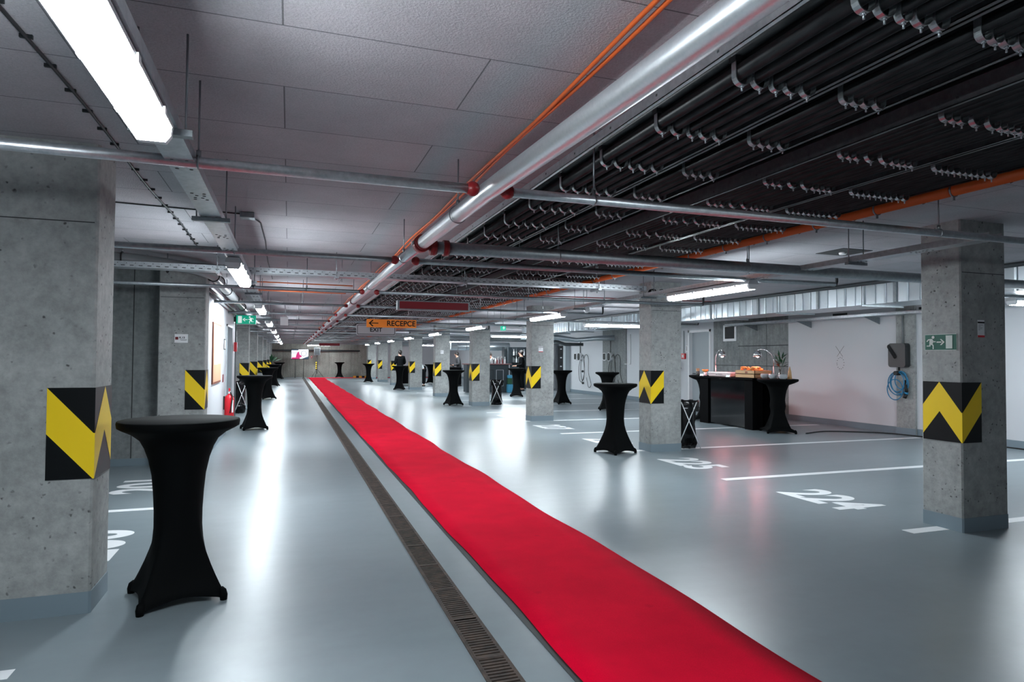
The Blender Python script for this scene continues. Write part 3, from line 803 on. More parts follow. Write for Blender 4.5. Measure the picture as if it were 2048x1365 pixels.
single('cable_loops', MB().tube([(5.02 + .05 * math.cos(a), 8.2 + .02 * k_, 2.47 + .05 * math.sin(a)) for k_ in range(4) for a in [2 * PI * j / 12 for j in range(12)]], .007, 'black', 6)
       .tube([(5.16 + .04 * math.cos(a), 8.2 + .02 * k_, 2.48 + .04 * math.sin(a)) for k_ in range(2) for a in [2 * PI * j / 12 for j in range(12)]], .007, 'black', 6)
       .box(4.86, 8.14, 2.40, 5.22, 8.34, 2.42, 'galv'), 'coils of black cable above the rail at the second right column', 'cable')
# grey ventilation pipe on the left
t = thing('drain_pipe', (-.97, 9, 2.55), 'thick grey plastic pipe bending along the left ceiling', 'pipe')
pth = [(-6.5, 8.5, 2.63), (-2.3, 8.5, 2.63), (-1.80, 8.56, 2.63), (-1.40, 8.80, 2.62), (-1.12, 9.15, 2.61), (-.995, 9.55, 2.60), (-.985, 10.2, 2.58), (-.97, 16.5, 2.56), (-.97, 26, 2.56)]
part('pipe', MB().tube(pth, .070, 'pipe_grey', 20), t)
for i, (p, q) in enumerate((((-2.05, 8.5), 0), ((-1.85, 8.54), 0), ((-1.42, 8.79), 0), ((-.99, 9.6), 1), ((-.985, 10.3), 1), ((-.972, 11.4), 1), ((-.97, 13.0), 1), ((-.97, 15.0), 1))):
    x, y = p
    zc = 2.63 if y < 8.7 else (2.59 if y < 11 else 2.565)
    ring = [(x + (0.075 * math.cos(a) if q else .03 * 0), y + (0 if q else .075 * math.cos(a)), zc + .075 * math.sin(a)) for a in [2 * PI * k / 18 for k in range(18)]]
    part('clamp_ring', MB().tube(ring, .009, 'black', 6, closed=True).tube([(x, y, zc + .07), (x, y, CEIL)], .006, 'steel', 6), t)
for z, lab in ((2.40, 'thin grey conduit on top of the white partition, lower one'), (2.47, 'thin grey conduit on top of the white partition, upper one')):
    single('grey_conduit', MB().tube([(-1.10, 10.2, z), (-1.10, 15.4, z)], .02, 'pipe_grey', 10), lab, 'conduit')
single('grey_conduit', MB().tube([(-1.11, 15.3, 2.40), (-1.11, 15.3, .1)], .02, 'pipe_grey', 10), 'vertical grey conduit at the end of the white partition', 'conduit')
for k, (y, z) in enumerate(((8.78, 2.60), (8.84, 2.66), (9.1, 2.68))):
    single('thin_pipe', MB().tube([(-6.5, y, z), (-.75, y + .2, z)], .016, 'galv_dark', 8), 'thin metal pipe in the left bay ceiling in front of the concrete wall', 'pipe', 'thin pipes over the left bay')
# rectangular duct on the right
t = thing('ventilation_duct', (8.7, 3, 2.4), 'rectangular silver ventilation duct along the right side', 'duct')
sb = MB().box(8.72, -2, 2.39, 9.5, 24, 2.70, 'galv_sheet'); y = -1.8; k = 0
while y < 23.8:
    w_ = .004 if k % 8 else .016
    sb.box(8.72 - w_ - .006, y, 2.39, 8.72, y + (.006 if k % 8 else .05), 2.70, 'galv_sheet' if k % 8 else 'galv_dark')
    sb.prism([(8.72, y), (8.72 - (.007 if k % 2 else .002), y + .03), (8.72 - (.002 if k % 2 else .007), y + .17), (8.72, y + .19)], 'z', 2.392, 2.698, 'galv_sheet'); y += .19; k += 1
part('duct_body', sb, t)
y = .3
while y < 23: part('support', MB().box(8.66, y, 2.365, 9.56, y + .04, 2.389, 'galv_dark').tube([(8.68, y + .02, 2.37), (8.68, y + .02, CEIL)], .005, 'steel', 6), t); y += 1.9
single('black_pipe', MB().tube([(8.62, -1, 2.715), (8.62, 24, 2.715)], .028, 'pipe_dark', 10), 'dark pipe running on top of the silver duct', 'pipe')
t = thing('ventilation_duct', (9.3, 25, 2.4), 'round silver spiral duct near the bar ceiling', 'duct')
part('duct_body', MB().tube([(7.4, 30.5, 2.05), (9.4, 30.3, 2.05), (10.3, 30.2, 2.05)], .20, 'galv_sheet', 20), t)
rg = MB()
for k in range(6): x = 7.7 + k * .42; rg.tube([(x, 30.4 + .205 * math.cos(a), 2.05 + .205 * math.sin(a)) for a in [2 * PI * j / 20 for j in range(20)]], .008, 'galv_dark', 5, closed=True)
part('rings', rg, t)
single('dark_pipe', MB().tube([(6.8, 24.6, 2.22), (9.6, 24.3, 2.22), (10.2, 24.0, 2.18), (10.5, 23.8, 2.06), (11.2, 23.6, 2.06)], .065, 'pipe_dark', 14), 'thick dark bent pipe above the two wall chargers', 'pipe')
single('blue_duct_wrap', MB().tube([(8.3, 23.0, 2.30), (9.6, 22.7, 2.30), (10.4, 22.5, 2.20), (11.0, 22.2, 2.26), (11.7, 21.9, 2.30)], [.10, .11, .08, .09, .11], 'galv_sheet', 12), 'crumpled silver flexible duct below the ceiling near the wall chargers', 'duct')
# wall tray with brackets on right wall
t = thing('wall_cable_tray', (11.6, 3, 2.43), 'narrow metal cable tray on brackets along the right wall', 'cable tray')
part('tray', MB().box(11.45, 3, 2.42, 11.80, 15.0, 2.424, 'galv').box(11.45, 3, 2.42, 11.453, 15.0, 2.48, 'galv').box(11.797, 3, 2.42, 11.80, 15.0, 2.48, 'galv'), t)
for y in (4.6, 6.5, 8.4, 10.4, 12.3, 14.2):
    part('bracket', MB().prism([(11.45, 2.419), (11.895, 2.419), (11.895, 2.27)], 'y', y, y + .02, 'galv_dark'), t)
single('wall_slot', MB().box(XR - .004, 11.25, 2.50, XR + .001, 11.66, 2.57, 'joint').box(XR - .004, 9.1, 2.50, XR + .001, 9.5, 2.57, 'joint'), 'narrow dark opening high in the right white wall', 'opening')
t = thing('ceiling_recess', (6.0, 5.7, 2.74), 'dark square opening in the ceiling behind the near right column', 'opening')
part('opening', MB().box(5.82, 5.55, 2.744, 6.25, 5.95, 2.7502, 'joint'), t)
part('white_outlet', MB().lathe([(.035, -.02), (.045, 0), (.035, .012)], (6.02, 5.75, 2.735), 'white', 12), t)
t = thing('smoke_detector', (4.95, 12.0, 2.4), 'round pale lamp hanging by the right row of lights', 'lamp')
part('globe', MB().ball((5.1, 10.6, 2.38), .055, 'white'), t)
part('arm', MB().box(5.02, 10.45, 2.42, 5.14, 10.9, 2.45, 'galv_dark').tube([(5.1, 10.6, 2.43), (5.1, 10.6, CEIL)], .005, 'steel', 5), t)

# ------------------------------------------------------------------ hanging signs
def hang(t, xs, y, z0): 
    for x in xs: part('hanger', MB().tube([(x, y, z0), (x, y, CEIL)], .005, 'steel', 6), t)
Y = 9.3
t = thing('hanging_sign', (1.99, Y, 2.17), 'long blank dark red hanging box sign with grey frame', 'sign')
part('frame', MB().box(1.465, Y, 2.185, 2.545, Y + .10, 2.325, 'galv_dark'), t); part('red_panel', MB().box(1.495, Y - .004, 2.205, 2.52, Y, 2.31, 'dark_red'), t)
hang(t, (1.7, 2.35), Y + .05, 2.325)
Y = 14.6
t = thing('hanging_sign', (2.17, Y, 2.17), 'orange RECEPCE sign with a black arrow pointing left', 'sign')
bd_ = part('board', MB().box(1.62, Y, 2.165, 2.735, Y + .02, 2.35, 'orange_sign'), t)
tx = text_mb('RECEPCE', .165, 'guard_black', .0035, .98); part('lettering', xf(tx, (2.39, Y - .003, 2.255), (1, 0, 0), (0, 0, 1), (0, -1, 0)), bd_)
ar = MB().box(1.69, Y - .004, 2.249, 1.88, Y - .001, 2.268, 'guard_black')
ar.prism([(1.665, 2.2585), (1.75, 2.335), (1.772, 2.318), (1.70, 2.2585), (1.772, 2.199), (1.75, 2.182)], 'y', Y - .004, Y - .001, 'guard_black')
part('arrow', ar, bd_); hang(t, (1.8, 2.55), Y + .01, 2.35)
Y = 16.6
t = thing('hanging_sign', (2.1, Y, 2.07), 'white hanging EXIT sign with rounded corners, behind the orange sign', 'sign')
def rrect(x0, z0, x1, z1, r, n=5):
    o = []
    for cx, cz, a0 in ((x1 - r, z0 + r, -PI / 2), (x1 - r, z1 - r, 0), (x0 + r, z1 - r, PI / 2), (x0 + r, z0 + r, PI)):
        o += [(cx + r * math.cos(a0 + PI / 2 * k / n), cz + r * math.sin(a0 + PI / 2 * k / n)) for k in range(n + 1)]
    return o
bd_ = part('board', MB().prism(rrect(1.59, 2.05, 2.58, 2.33, .03), 'y', Y, Y + .02, 'sign_grey'), t)
bd = MB(); outer = rrect(1.612, 2.072, 2.558, 2.31, .03); inner = rrect(1.624, 2.084, 2.546, 2.298, .022)
for i in range(len(outer)):
    j = (i + 1) % len(outer); bd.poly([(outer[i][0], Y - .002, outer[i][1]), (outer[j][0], Y - .002, outer[j][1]), (inner[j][0], Y - .002, inner[j][1]), (inner[i][0], Y - .002, inner[i][1])], 'guard_black')
part('border', bd, bd_)
tx = text_mb('EXIT', .15, 'guard_black', .003, 1.0); part('lettering', xf(tx, (2.08, Y - .003, 2.19), (1, 0, 0), (0, 0, 1), (0, -1, 0)), bd_); hang(t, (1.75, 2.4), Y + .01, 2.33)
Y = 40.0
t = thing('hanging_sign', (2.3, Y, 2.1), 'small distant dark red hanging box sign', 'sign')
part('frame', MB().box(1.66, Y, 2.14, 2.9, Y + .1, 2.33, 'galv_dark'), t); part('red_panel', MB().box(1.69, Y - .004, 2.16, 2.87, Y, 2.31, 'dark_red'), t); hang(t, (1.9, 2.7), Y + .05, 2.33)

def running_man(t, o, ax, az, nrm, S, mirror, lit):
    """pictogram sign: S = height; door panel + arrow + running figure. ax = screen-right direction"""
    wm = 'sign_lit_white' if lit else 'sign_white'
    W = 2 * S
    def P(u, v, l=.003):
        if mirror: u = W - u
        return tuple(Vector(o) + Vector(ax) * u + Vector(az) * v + Vector(nrm) * l)
    def pl(pts, l=.003): return [P(u * S, v * S, l) for u, v in pts]
    fig = MB()
    fig.poly(pl([(.56 + .10 * math.cos(a), .83 + .10 * math.sin(a)) for a in [2 * PI * k / 12 for k in range(12)]]), wm)
    for a in ([(.34, .72), (.50, .72), (.58, .60), (.54, .40), (.40, .42), (.28, .50)], [(.34, .72), (.20, .70), (.08, .56), (.14, .52), (.24, .63), (.36, .63)],
              [(.48, .55), (.54, .50), (.74, .50), (.74, .57), (.56, .57)], [(.30, .52), (.42, .44), (.36, .22), (.10, .22), (.10, .28), (.29, .28)],
              [(.38, .46), (.50, .40), (.60, .30), (.60, .04), (.52, .04), (.52, .27), (.36, .37)]):
        fig.poly(pl(a), wm)
    part('running_figure', fig, t)
    part('arrow', MB().poly(pl([(.80, .46), (1.14, .46), (1.14, .54), (.80, .54)]), wm).poly(pl([(1.36, .50), (1.14, .70), (1.04, .70), (1.22, .50), (1.04, .30), (1.14, .30)]), wm), t)
    part('door_symbol', MB().poly(pl([(1.44, .07), (1.88, .07), (1.88, .93), (1.44, .93)]), wm), t)
# exit sign on near right column side face (X = 5.566), reading direction toward the camera: right is -Y
xs = rcx[0]
t = thing('exit_sign', (xs, 4.23, 1.59), 'green exit sign with running figure and right arrow on the near right column', 'sign')
part('board', MB().box(xs - .006, 4.385, 1.595, xs, 4.085, 1.74, 'sign_white').box(xs - .0075, 4.382, 1.599, xs - .006, 4.088, 1.736, 'green'), t)
running_man(t, (xs - .0075, 4.378, 1.600), (0, -1, 0), (0, 0, 1), (-1, 0, 0), .1365, False, False)
Y = 15.2
t = thing('exit_sign', (-.88, Y, 2.2), 'lit green exit sign with left arrow hanging at the end of the white partition', 'sign')
part('housing', MB().bbox(-1.10, Y, 2.205, -.70, Y + .08, 2.395, 'green_lit'), t)
part('bracket', MB().box(-1.15, Y + .02, 2.25, -1.10, Y + .06, 2.36, 'dark').box(-1.10, Y - .001, 2.20, -.70, Y + .06, 2.206, 'sign_white'), t)
running_man(t, (-1.085, Y - .001, 2.212), (1, 0, 0), (0, 0, 1), (0, -1, 0), .178, True, True)
t = thing('exit_sign', (5.85, 17.6, 2.3), 'small distant green exit sign right of the fourth right column', 'sign')
part('housing', MB().bbox(5.78, 17.6, 2.29, 5.90, 17.75, 2.44, 'green_lit'), t); part('arrow', MB().box(5.80, 17.597, 2.36, 5.87, 17.6, 2.37, 'sign_lit_white').box(5.83, 17.597, 2.32, 5.84, 17.6, 2.41, 'sign_lit_white'), t)
part('hanger', MB().tube([(5.84, 17.67, 2.44), (5.84, 17.67, CEIL)], .005, 'steel', 5), t)
t = thing('access_point', (-.1, 15.0, 2.18), 'white square box hanging from a curved white cable near the left lights', 'box')
part('housing', MB().bbox(-.195, 15.0, 2.185, -.03, 15.06, 2.37, 'white'), t)
part('cable', MB().tube([(-.09, 15.03, 2.37), (-.09, 15.03, 2.5), (-.10, 15.03, 2.62), (-.16, 15.03, 2.70), (-.3, 15.03, 2.72), (-.5, 15.03, 2.72)], .014, 'white', 8), t)

# notices on columns
def notice(x0, x1, z0, z1, y, label, cat='notice', red=True, dark_top=True):
    t = thing('paper_notice', ((x0 + x1) / 2, y, z0), label, cat)
    sh_ = part('sheet', MB().box(x0, y - .002, z0, x1, y, z1, 'white'), t)
    h = z1 - z0; p = MB()
    if red: p.box(x0, y - .0035, z0, x1, y - .002, z0 + h * .12, 'bright_red')
    if dark_top: p.box(x0, y - .0035, z1 - .19 * h, x1, y - .002, z1 - .10 * h, 'guard_black')
    for k, wd in enumerate((.8, .4, .75, .7, .3)):
        p.box(x0 + .1 * (x1 - x0), y - .0035, z1 - (.30 + .07 * k) * h, x0 + (.1 + .8 * wd) * (x1 - x0), y - .002, z1 - (.285 + .07 * k) * h, 'dark')
    part('print', p, sh_)
notice(5.775, 5.86, 1.71, 1.865, 4.05, 'white notice with red bottom edge on the near right column')
notice(5.62, 5.73, 1.645, 1.78, 14.30, 'white notice with red bottom edge on the third right column')
notice(5.52, 5.64, 1.64, 1.78, 24.38, 'small white notice on the fifth right column', red=False, dark_top=False)
t = thing('parking_sign', (-1.36, 9.58, 1.6), 'small white sign with dark red square on the second left column', 'sign')
part('board', MB().box(-1.445, 9.575, 1.675, -1.285, 9.58, 1.79, 'white'), t)
part('logo', MB().box(-1.437, 9.572, 1.715, -1.40, 9.575, 1.752, 'dark_red'), t)
p_ = text_mb('K.13', .036, 'guard_black', .001); part('lettering', xf(p_, (-1.355, 9.573, 1.742), (1, 0, 0), (0, 0, 1), (0, -1, 0)), t)
part('print', MB().box(-1.385, 9.573, 1.715, -1.295, 9.575, 1.719, 'dark').box(-1.37, 9.573, 1.704, -1.30, 9.575, 1.707, 'dark'), t)

# cork board etc. on the white partition (X=-1.15)
t = thing('notice_board', (-1.14, 11.8, 1.05), 'tall cork notice board with papers on the white partition', 'board')
part('frame', MB().box(-1.15, 11.12, 1.05, -1.13, 12.38, 2.04, 'wood_dark'), t); part('cork', MB().box(-1.13, 11.15, 1.08, -1.127, 12.35, 2.01, 'cork'), t)
part('paper', MB().box(-1.127, 11.25, 1.36, -1.124, 11.75, 1.68, 'white'), t); part('paper', MB().box(-1.127, 11.85, 1.37, -1.124, 12.28, 1.67, 'white'), t)
single('wall_plate', MB().box(-1.15, 13.05, 1.62, -1.14, 13.30, 1.82, 'dark').box(-1.14, 13.07, 1.64, -1.138, 13.28, 1.80, 'white'), 'small dark-framed sign on the partition left of the door', 'sign')
single('wall_label', MB().box(-1.15, 12.9, 1.02, -1.145, 13.1, 1.16, 'red'), 'small red label on the partition above the fire extinguisher', 'label')
single('fire_alarm', MB().bbox(-1.13, 15.10, 1.60, -1.07, 15.22, 1.80, 'bright_red'), 'red fire alarm box at the end of the white partition', 'alarm')
# fire extinguisher
def extinguisher(x, y, z, label, sc=1.0):
    t = thing('fire_extinguisher', (x, y, z), label, 'extinguisher')
    cyl = part('cylinder', MB().lathe([(0, 0), (.075, 0), (.085, .02), (.085, .40), (.07, .45), (.03, .48), (.025, .50), (0, .50)], (x, y, z), 'bright_red', 20), t)
    part('valve', MB().box(x - .02, y - .03, z + .50, x + .02, y + .03, z + .545, 'white').box(x - .012, y - .06, z + .545, x + .012, y + .05, z + .60, 'bright_red'), t)
    part('hose', MB().tube([(x + .02, y - .03, z + .52), (x + .06, y - .08, z + .45), (x + .04, y - .095, z + .25), (x + .02, y - .09, z + .14)], .011, 'black', 8), t)
    part('label_sticker', MB().box(x + .05, y - .082, z + .15, x + .075, y - .06, z + .38, 'white'), cyl)
    part('gauge', MB().tube([(x - .0, y - .085, z + .06), (x, y - .092, z + .06)], .014, 'white', 10), t)
extinguisher(-1.045, 13.15, .30, 'red fire extinguisher hanging on the white partition')
part('bracket', MB().box(-1.15, 13.13, .5, -1.12, 13.17, .75, 'dark'), bpy.data.objects['fire_extinguisher'])

# ------------------------------------------------------------------ bin bag stands
def bag_stand(x, y, rz, label, h=.78):
    t = thing('bin_bag_stand', (x, y, 0), label, 'bin', 'folding stands with black bin bags', rz)
    for s_ in (-1, 1):
        part('leg', MB().tube([(-.20 * s_, -.13, .0), (.13 * s_, -.13, h)], .008, 'white', 8), t, 'white crossed leg', local=True)
        part('leg', MB().tube([(-.20 * s_, .17, .0), (.13 * s_, .17, h)], .008, 'white', 8), t, 'white crossed leg', local=True)
    part('cross_bar', MB().tube([(-.10, -.13, h - .1), (.10, -.13, h - .1)], .006, 'white', 8), t, local=True)
    mb = MB(); vs = []; fs = []; SEG = 26
    prof = [(.0, .10), (.01, .16), (.10, .19), (.25, .17), (.40, .155), (.55, .16), (.68, .165), (.76, .17), (.80, .20), (.78, .22), (.70, .215), (.62, .21)]
    rnd = random.Random(int(x * 100 + y * 10))
    ph = [rnd.uniform(0, 6) for _ in range(3)]
    for i, (z, r) in enumerate(prof):
        for j in range(SEG):
            a = 2 * PI * j / SEG
            k = 1 + .07 * math.sin(5 * a + ph[0] + z * 6) + .05 * math.sin(9 * a + ph[1] - z * 9)
            vs.append((r * k * math.cos(a) * .95, r * k * math.sin(a) * .8 + .03, z * h / .78 + .01 * math.sin(7 * a + ph[2])))
    for i in range(len(prof) - 1):
        for j in range(SEG): fs.append((i * SEG + j, i * SEG + (j + 1) % SEG, (i + 1) * SEG + (j + 1) % SEG, (i + 1) * SEG + j))
    mb.add(vs, fs, 'bag', True); mb.poly(vs[:SEG], 'bag'); mb.poly(vs[2 * SEG:3 * SEG], 'bag')
    part('bin_bag', mb, t, 'glossy black bin bag', local=True)
bag_stand(6.36, 9.34, -.3, 'black bin bag on a white crossed-leg stand right of the second right column')
bag_stand(6.28, 19.62, -.3, 'black bin bag on a white crossed-leg stand right of the fourth right column')
bag_stand(6.05, 33.2, -.1, 'distant black bin bag on a white crossed-leg stand beside the person in black')
bag_stand(-1.22, 18.4, .5, 'black bin bag stand behind the fire extinguisher on the left', .82)

# ------------------------------------------------------------------ buffet on the right
o = make_table('black-covered buffet table at the right end of the serving counter', .40, True); o.location = (9.55, 10.80, 0); o.rotation_euler = (0, 0, .35)
o['group'] = 'buffet end tables'
o2 = dup(o, (9.78, 13.55, 0), .2, 'black-covered buffet table at the left end of the serving counter', 'buffet end tables')
t = thing('serving_counter', (9.6, 12.2, 0), 'glossy black serving counter between two black-covered tables', 'counter')
part('front_panel', MB().box(9.33, 11.45, .03, 9.36, 12.8, 1.05, 'black_gloss'), t, 'glossy black front panel')
part('side_post', MB().box(9.29, 11.25, 0, 9.55, 11.50, 1.06, 'black_matte'), t); part('side_post', MB().box(9.29, 12.78, 0, 9.55, 13.10, 1.06, 'black_matte'), t)
part('counter_top', MB().bbox(9.25, 11.2, 1.06, 10.0, 13.2, 1.10, 'black_matte'), t)
part('back_panel', MB().box(9.90, 11.25, .0, 9.94, 13.1, 1.06, 'black_matte'), t)
ZT = 1.103
def heat_lamp(x, y, hx, hy, label):
    t = thing('heat_lamp', (x, y, ZT), label, 'lamp', 'chrome heat lamps')
    part('base', MB().lathe([(0, 0), (.07, 0), (.07, .012), (.02, .02), (.015, .03), (0, .03)], (x, y, ZT), 'chrome', 20), t)
    part('pole', MB().tube([(x, y, ZT), (x, y, ZT + .25)], .014, 'pink_lit_steel', 10)
         .tube([(x, y, ZT + .25), (x, y, ZT + .42), (x + (hx - x) * .15, y + (hy - y) * .15, ZT + .52), (x + (hx - x) * .45, y + (hy - y) * .45, ZT + .60), (x + (hx - x) * .8, y + (hy - y) * .8, ZT + .62), (hx, hy, ZT + .60)], .009, 'chrome', 10), t)
    shd = part('shade', MB().lathe([(.02, .14), (.03, .13), (.06, .11), (.085, .06), (.095, 0), (.092, 0), (.08, .055), (.055, .10), (.02, .125)], (hx, hy, ZT + .46), 'chrome', 24), t)
    part('bulb', MB().ball((hx, hy, ZT + .475), .032, 'warm_bulb', 12, 8), shd, 'glowing reddish bulb')
heat_lamp(9.62, 12.94, 9.55, 12.60, 'chrome heat lamp at the left of the buffet')
heat_lamp(9.70, 11.08, 9.55, 11.40, 'chrome heat lamp at the right of the buffet, by the plant')
t = thing('chafing_dish', (9.6, 12.4, ZT), 'long steel chafing dish on the serving counter', 'dish')
pn = part('pan', MB().bbox(9.35, 12.05, ZT, 9.75, 12.85, ZT + .07, 'pink_lit_steel', .01), t); part('lid', MB().bbox(9.34, 12.04, ZT + .07, 9.76, 12.86, ZT + .10, 'white', .012), t)
part('handle', MB().tube([(9.335, 12.3, ZT + .05), (9.30, 12.3, ZT + .05), (9.30, 12.5, ZT + .05), (9.335, 12.5, ZT + .05)], .006, 'chrome', 6), pn)
for i, y in enumerate((12.95, 11.98)):
    single('name_card', MB().prism([(9.27, ZT), (9.30, ZT), (9.285, ZT + .05)], 'y', y, y + .13, 'white'), ('small white tent card at the left of the serving counter', 'small white tent card in front of the wooden crate')[i], 'card')
t = thing('cutlery_jar', (9.6, 13.7, ZT), 'glass jar of orange wooden sticks at the left end of the buffet', 'jar')
part('jar', MB().lathe([(0, 0), (.045, 0), (.045, .10), (.042, .10), (.042, .006), (0, .006)], (9.60, 13.62, ZT), 'glass', 16), t)
st = MB()
for k in range(8): a = k * .8; st.tube([(9.60 + .02 * math.cos(a), 13.62 + .02 * math.sin(a), ZT + .01), (9.60 + .035 * math.cos(a), 13.62 + .035 * math.sin(a), ZT + .17)], .006, 'wood', 6)
part('sticks', st, t)
t = thing('napkin_holder', (9.6, 13.4, ZT), 'copper bowl on a white stand beside the glass jar', 'bowl')
part('stand', MB().lathe([(0, 0), (.05, 0), (.03, .05), (.045, .08), (0, .08)], (9.55, 13.25, ZT), 'white', 16), t)
part('bowl', MB().lathe([(.03, .08), (.075, .12), (.08, .15), (.074, .15), (.03, .09)], (9.55, 13.25, ZT), 'bread', 20), t)
t = thing('wooden_crate', (9.5, 11.7, ZT), 'stacked pale wooden crates holding pastries', 'crate')
cr = MB(); CX0, CX1, CY0, CY1 = 9.27, 9.72, 11.16, 11.78
for z0 in (ZT, ZT + .085):
    cr.box(CX0, CY0, z0, CX0 + .012, CY1, z0 + .078, 'wood'); cr.box(CX1 - .012, CY0, z0, CX1, CY1, z0 + .078, 'wood'); cr.box(CX0, CY0, z0, CX1, CY0 + .012, z0 + .078, 'wood'); cr.box(CX0, CY1 - .012, z0, CX1, CY1, z0 + .078, 'wood'); cr.box(CX0, CY0, z0, CX1, CY1, z0 + .01, 'wood')
part('crate', cr, t)
part('stamp', MB().box(CX0 - .001, 11.38, ZT + .10, CX0, 11.46, ZT + .14, 'wood_dark'), t)
bm0 = None
for k in range(26):
    x = random.uniform(CX0 + .06, CX1 - .06); y = random.uniform(CY0 + .05, CY1 - .05); z = ZT + .155 + (.055 if k > 14 else .02) + random.uniform(0, .01)
    if bm0 is None:
        mb = MB(); mb.ball((0, 0, 0), .042, 'bread', 12, 8, 1.4, .8, .65)
        bm0 = single('bread_roll', mb, 'golden bread roll piled in the wooden crate', 'bread', 'bread rolls in the wooden crate', base=(0, 0, 0)); bm0.location = (x, y, z)
    else: dup(bm0, (x, y, z), random.uniform(0, 3))
for k, (x, y, r) in enumerate(((9.38, 10.98, .085), (9.36, 10.72, .085), (9.42, 10.50, .085))):
    single('stone_bowl', MB().lathe([(0, 0), (r * .55, 0), (r * .95, .03), (r, .07), (r * .88, .10), (r * .8, .095), (r * .85, .06), (0, .02)], (x, y, ZT + .002), 'stone', 24),
           ('pale ceramic bowl next to the wooden crate', 'pale ceramic bowl in the middle of the right buffet table', 'pale ceramic bowl at the right edge of the buffet table')[k], 'bowl')
single('wooden_cone', MB().lathe([(.045, 0), (.03, .15), (.004, .26)], (9.68, 10.60, ZT), 'wood', 10), 'pointed pale wooden cone at the right of the buffet', 'decoration')
t = thing('plant_vase', (9.68, 10.9, ZT), 'glass vase with dark green leaves and red blooms on the buffet', 'plant')
part('vase', MB().lathe([(0, 0), (.03, 0), (.035, .08), (.015, .14), (.018, .20), (.015, .20), (.012, .14), (0, .01)], (9.66, 10.86, ZT), 'glass', 16), t)
lf = MB(); rd = random.Random(3)
for k in range(34):
    a = rd.uniform(0, 2 * PI); el = rd.uniform(.1, 1.2); L = rd.uniform(.12, .26); c = Vector((9.66 + rd.uniform(-.02, .02), 10.86 + rd.uniform(-.12, .04), ZT + rd.uniform(.22, .42)))
    d = Vector((math.cos(a) * math.cos(el), math.sin(a) * math.cos(el), math.sin(el))); s_ = d.cross(Vector((0, 0, 1))).normalized() * .018
    m_ = c + d * L * .5 + Vector((0, 0, .01)); e = c + d * L
    lf.add([c, m_ + s_, e, m_ - s_, m_ + Vector((0, 0, -.004))], [(0, 1, 4), (1, 2, 4), (2, 3, 4), (3, 0, 4)], 'leaf' if k % 6 else 'red_leaf')
part('leaves', lf, t)
part('stem', MB().tube([(9.66, 10.86, ZT + .02), (9.66, 10.86, ZT + .45)], .005, 'leaf', 6).tube([(9.66, 10.86, ZT + .1), (9.66, 10.76, ZT + .35)], .004, 'leaf', 6), t)
single('yellow_crate', MB().bbox(11.3, 13.0, 0, 11.7, 13.35, .12, 'dark', .01).bbox(11.3, 13.0, .12, 11.7, 13.35, .44, 'crate_yellow', .01), 'yellow box on a dark base behind the right buffet table', 'box')
# floor cable by right wall
pts = [(9.9, 10.4, .012), (10.6, 10.6, .012), (11.2, 10.3, .012), (11.6, 9.9, .012), (11.75, 9.0, .012), (11.75, 7.5, .012), (11.75, 4, .012)]
single('floor_cable', MB().tube(smooth(pts), .011, 'black', 8), 'black cable lying on the floor along the right wall', 'cable')
# vent, alarm, chargers on the right wall
t = thing('wall_vent', (XR, 15.3, 2.05), 'white-framed dark louvre vent high on the bare concrete wall', 'vent')
part('frame', MB().box(XR - .025, 15.05, 2.02, XR, 15.62, 2.48, 'white'), t)
part('louvre', MB().box(XR - .03, 15.13, 2.09, XR - .025, 15.54, 2.43, 'black'), t)
sl = MB()
for k in range(7): sl.box(XR - .036, 15.13, 2.11 + .045 * k, XR - .03, 15.54, 2.12 + .045 * k, 'dark')
part('slats', sl, t)
t = thing('fire_alarm', (XR, 17.6, 1.5), 'red alarm box with conduit beside the grey door on the right', 'alarm')
part('box', MB().bbox(XR - .06, 17.50, 1.50, XR, 17.69, 1.68, 'bright_red'), t); part('button', MB().box(XR - .064, 17.55, 1.55, XR - .06, 17.64, 1.63, 'white'), t)
part('conduit', MB().tube([(XR - .02, 17.6, 1.68), (XR - .02, 17.6, 2.4)], .012, 'pipe_grey', 8), t)
t = thing('wall_sign', (XR, 17.45, 1.75), 'tiny white EXIT sign turned sideways beside the grey door', 'sign')
part('plate', MB().box(XR - .004, 17.40, 1.74, XR, 17.52, 1.93, 'white'), t)
tx = text_mb('EXIT', .07, 'guard_black', .001); part('lettering', xf(tx, (XR - .006, 17.46, 1.835), (0, 0, 1), (0, 1, 0), (-1, 0, 0)), t)
# large charger with blue cable on the pilaster
XP = XR - .05
t = thing('car_charger', (XP, 9.86, 1.35), 'dark grey wall charger with coiled blue cable on the concrete pilaster', 'charger')
part('housing', MB().prism(rrect(9.66, 1.36, 10.05, 1.85, .06), 'x', XP - .14, XP, 'charger_grey'), t)
scr = [(10.03 - .10 * 0 + .035 * math.cos(a), 1.78 + .045 * math.sin(a)) for a in [PI * k / 6 - .4 for k in range(7)]] + [(9.89 + .035 * math.cos(a), 1.58 + .045 * math.sin(a)) for a in [PI + PI * k / 6 - .4 for k in range(7)]]
part('display', MB().prism(scr, 'x', XP - .15, XP - .14, 'black_gloss'), t)
part('socket', MB().tube([(XP - .07, 9.86, 1.36), (XP - .07, 9.86, 1.29)], .022, 'black', 10).tube([(XP - .13, 9.90, 1.24), (XP, 9.90, 1.24)], .045, 'black', 14), t)
cb = MB()
for k, (yc, zc, ry, rz_) in enumerate(((9.93, 1.03, .22, .24), (9.87, 1.04, .20, .22), (9.83, 1.10, .14, .18), (9.96, .90, .18, .21), (9.90, 1.06, .16, .20))):
    cb.tube([(XP - .03 - .012 * k, yc + ry * math.cos(a), zc + rz_ * math.sin(a)) for a in [2 * PI * j / 28 for j in range(28)]], .010, 'blue', 8, closed=True)
part('cable', cb, t, 'coiled bright blue cable')
